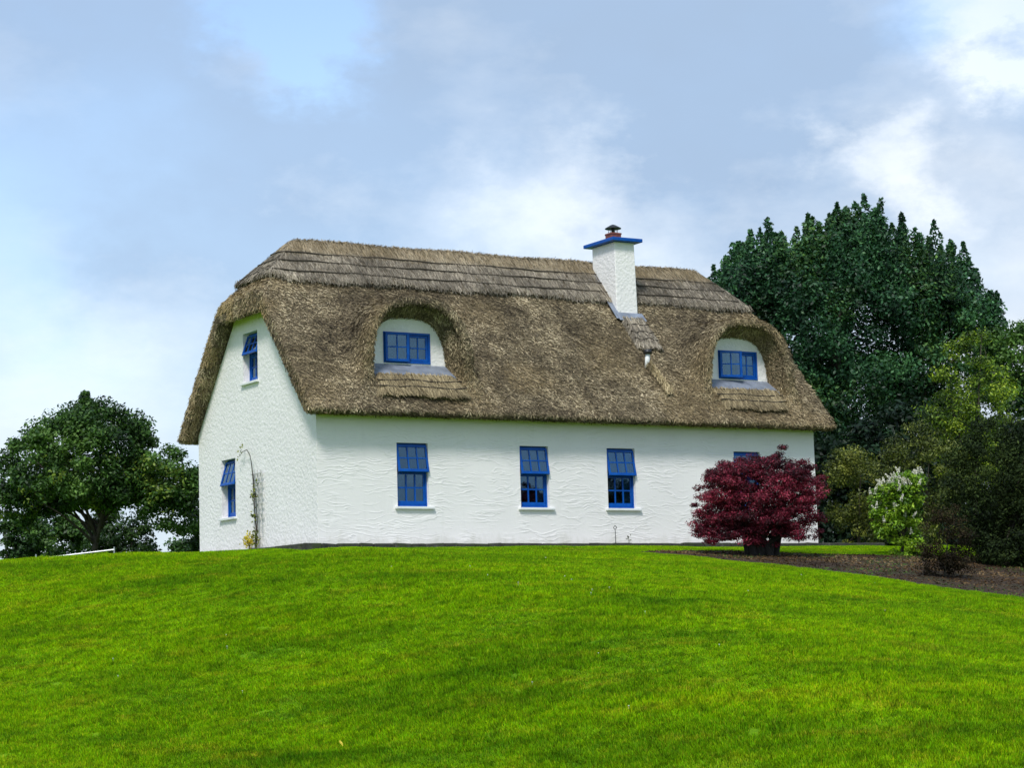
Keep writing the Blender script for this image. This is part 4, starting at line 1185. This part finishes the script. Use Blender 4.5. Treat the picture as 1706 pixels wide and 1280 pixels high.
def grass_obj(name, x, y, coll, label, sc_=(.75, 1.55)):
    z = ground(x, y); gx_, gy_ = normals(x, y)
    me = bpy.data.meshes.new(name); me.vertices.add(len(x)); me.vertices.foreach_set('co', np.stack([x, y, z], -1).astype(np.float32).ravel())
    rot = np.zeros((len(x), 3), np.float32)
    for i in range(len(x)):
        q = Vector((-gx_[i], -gy_[i], 1)).to_track_quat('Z', 'Y').to_matrix() @ Matrix.Rotation(rg.random() * 6.283, 3, 'Z')
        rot[i] = q.to_euler()
    a = me.attributes.new('rot', 'FLOAT_VECTOR', 'POINT'); a.data.foreach_set('vector', rot.ravel())
    s = me.attributes.new('scl', 'FLOAT', 'POINT')
    hn = np.clip(.5 * rg.random(len(x)) + 1.5 * (vnoise(np.stack([x, y, x * 0], -1), .9) - .5) + .25, 0, 1)
    s.data.foreach_set('value', (sc_[0] + (sc_[1] - sc_[0]) * hn).astype(np.float32))
    o = obj(name, me)
    ng = bpy.data.node_groups.new(name + '_nodes', 'GeometryNodeTree')
    ng.interface.new_socket('Geometry', in_out='INPUT', socket_type='NodeSocketGeometry'); ng.interface.new_socket('Geometry', in_out='OUTPUT', socket_type='NodeSocketGeometry')
    gi = ng.nodes.new('NodeGroupInput'); go = ng.nodes.new('NodeGroupOutput'); ip = ng.nodes.new('GeometryNodeInstanceOnPoints')
    ci = ng.nodes.new('GeometryNodeCollectionInfo'); ci.inputs['Collection'].default_value = coll; ci.inputs['Separate Children'].default_value = True; ci.inputs['Reset Children'].default_value = True
    na = ng.nodes.new('GeometryNodeInputNamedAttribute'); na.data_type = 'FLOAT_VECTOR'; na.inputs['Name'].default_value = 'rot'
    ns = ng.nodes.new('GeometryNodeInputNamedAttribute'); ns.data_type = 'FLOAT'; ns.inputs['Name'].default_value = 'scl'
    m2p = ng.nodes.new('GeometryNodeMeshToPoints')
    e2r = ng.nodes.new('FunctionNodeEulerToRotation')
    lk = ng.links.new
    lk(gi.outputs[0], m2p.inputs['Mesh']); lk(m2p.outputs[0], ip.inputs['Points']); lk(ci.outputs[0], ip.inputs['Instance']); ip.inputs['Pick Instance'].default_value = True
    lk(na.outputs['Attribute'], e2r.inputs[0]); lk(e2r.outputs[0], ip.inputs['Rotation'])
    cxn = ng.nodes.new('ShaderNodeCombineXYZ'); cxn.inputs[0].default_value = 1; cxn.inputs[1].default_value = 1
    lk(ns.outputs['Attribute'], cxn.inputs[2]); lk(cxn.outputs[0], ip.inputs['Scale']); lk(ip.outputs[0], go.inputs[0])
    md = o.modifiers.new('grass', 'NODES'); md.node_group = ng
    tag(o, label, 'grass', kind='stuff')
    return o
grass_obj('grass', px_[k1], py_[k1], pc, 'short mown grass blades covering the lawn')
grass_obj('grass_edge', tx[kt], ty[kt], tcol, 'ragged grass along the bed and the stone edging', (.8, 1.6))

# daisies scattered in the lawn, and one yellow leaf
n = 26
D2 = rg.uniform(25, 40, n); A2 = rg.uniform(-.2, .2, n) * D2
dx_ = cx + D2 * e1[0] + A2 * e2[0]; dy_ = cy + D2 * e1[1] + A2 * e2[1]
k2 = ~blocked(dx_, dy_, .3)
parts = []
for x_, y_ in zip(dx_[k2], dy_[k2]):
    z_ = gz(x_, y_); v, f = lathe([(0, .005), (.011, .0), (.009, -.005)], 7)
    parts.append(([(a + x_, b + y_, c_ + z_ + .055) for a, b, c_ in v], f)); parts.append(tube([(x_, y_, z_ - .01), (x_, y_, z_ + .05)], .0015, 3, False))
da = obj('daisies', mesh_py('daisies', *merge(parts)), MAT['smooth'])
tag(da, 'tiny white daisies dotted over the lawn', 'flowers', kind='stuff')
lx, ly = -5.74, -12.34
V = [(0, -.05, 0), (-.03, -.01, .008), (-.025, .03, .01), (0, .055, .015), (.025, .03, .01), (.03, -.01, .008), (0, 0, -.002)]
lf_ = obj('fallen_leaf', mesh_py('fallen_leaf', V, [(0, 6, 1), (1, 6, 2), (2, 6, 3), (3, 6, 4), (4, 6, 5), (5, 6, 0)]), simple('yellow_leaf', (.75, .58, .05), .6), None, (lx, ly, gz(lx, ly) + .06), (.75, .1, .4))
tag(lf_, 'single yellow fallen leaf on the lawn near the bottom edge', 'leaf')
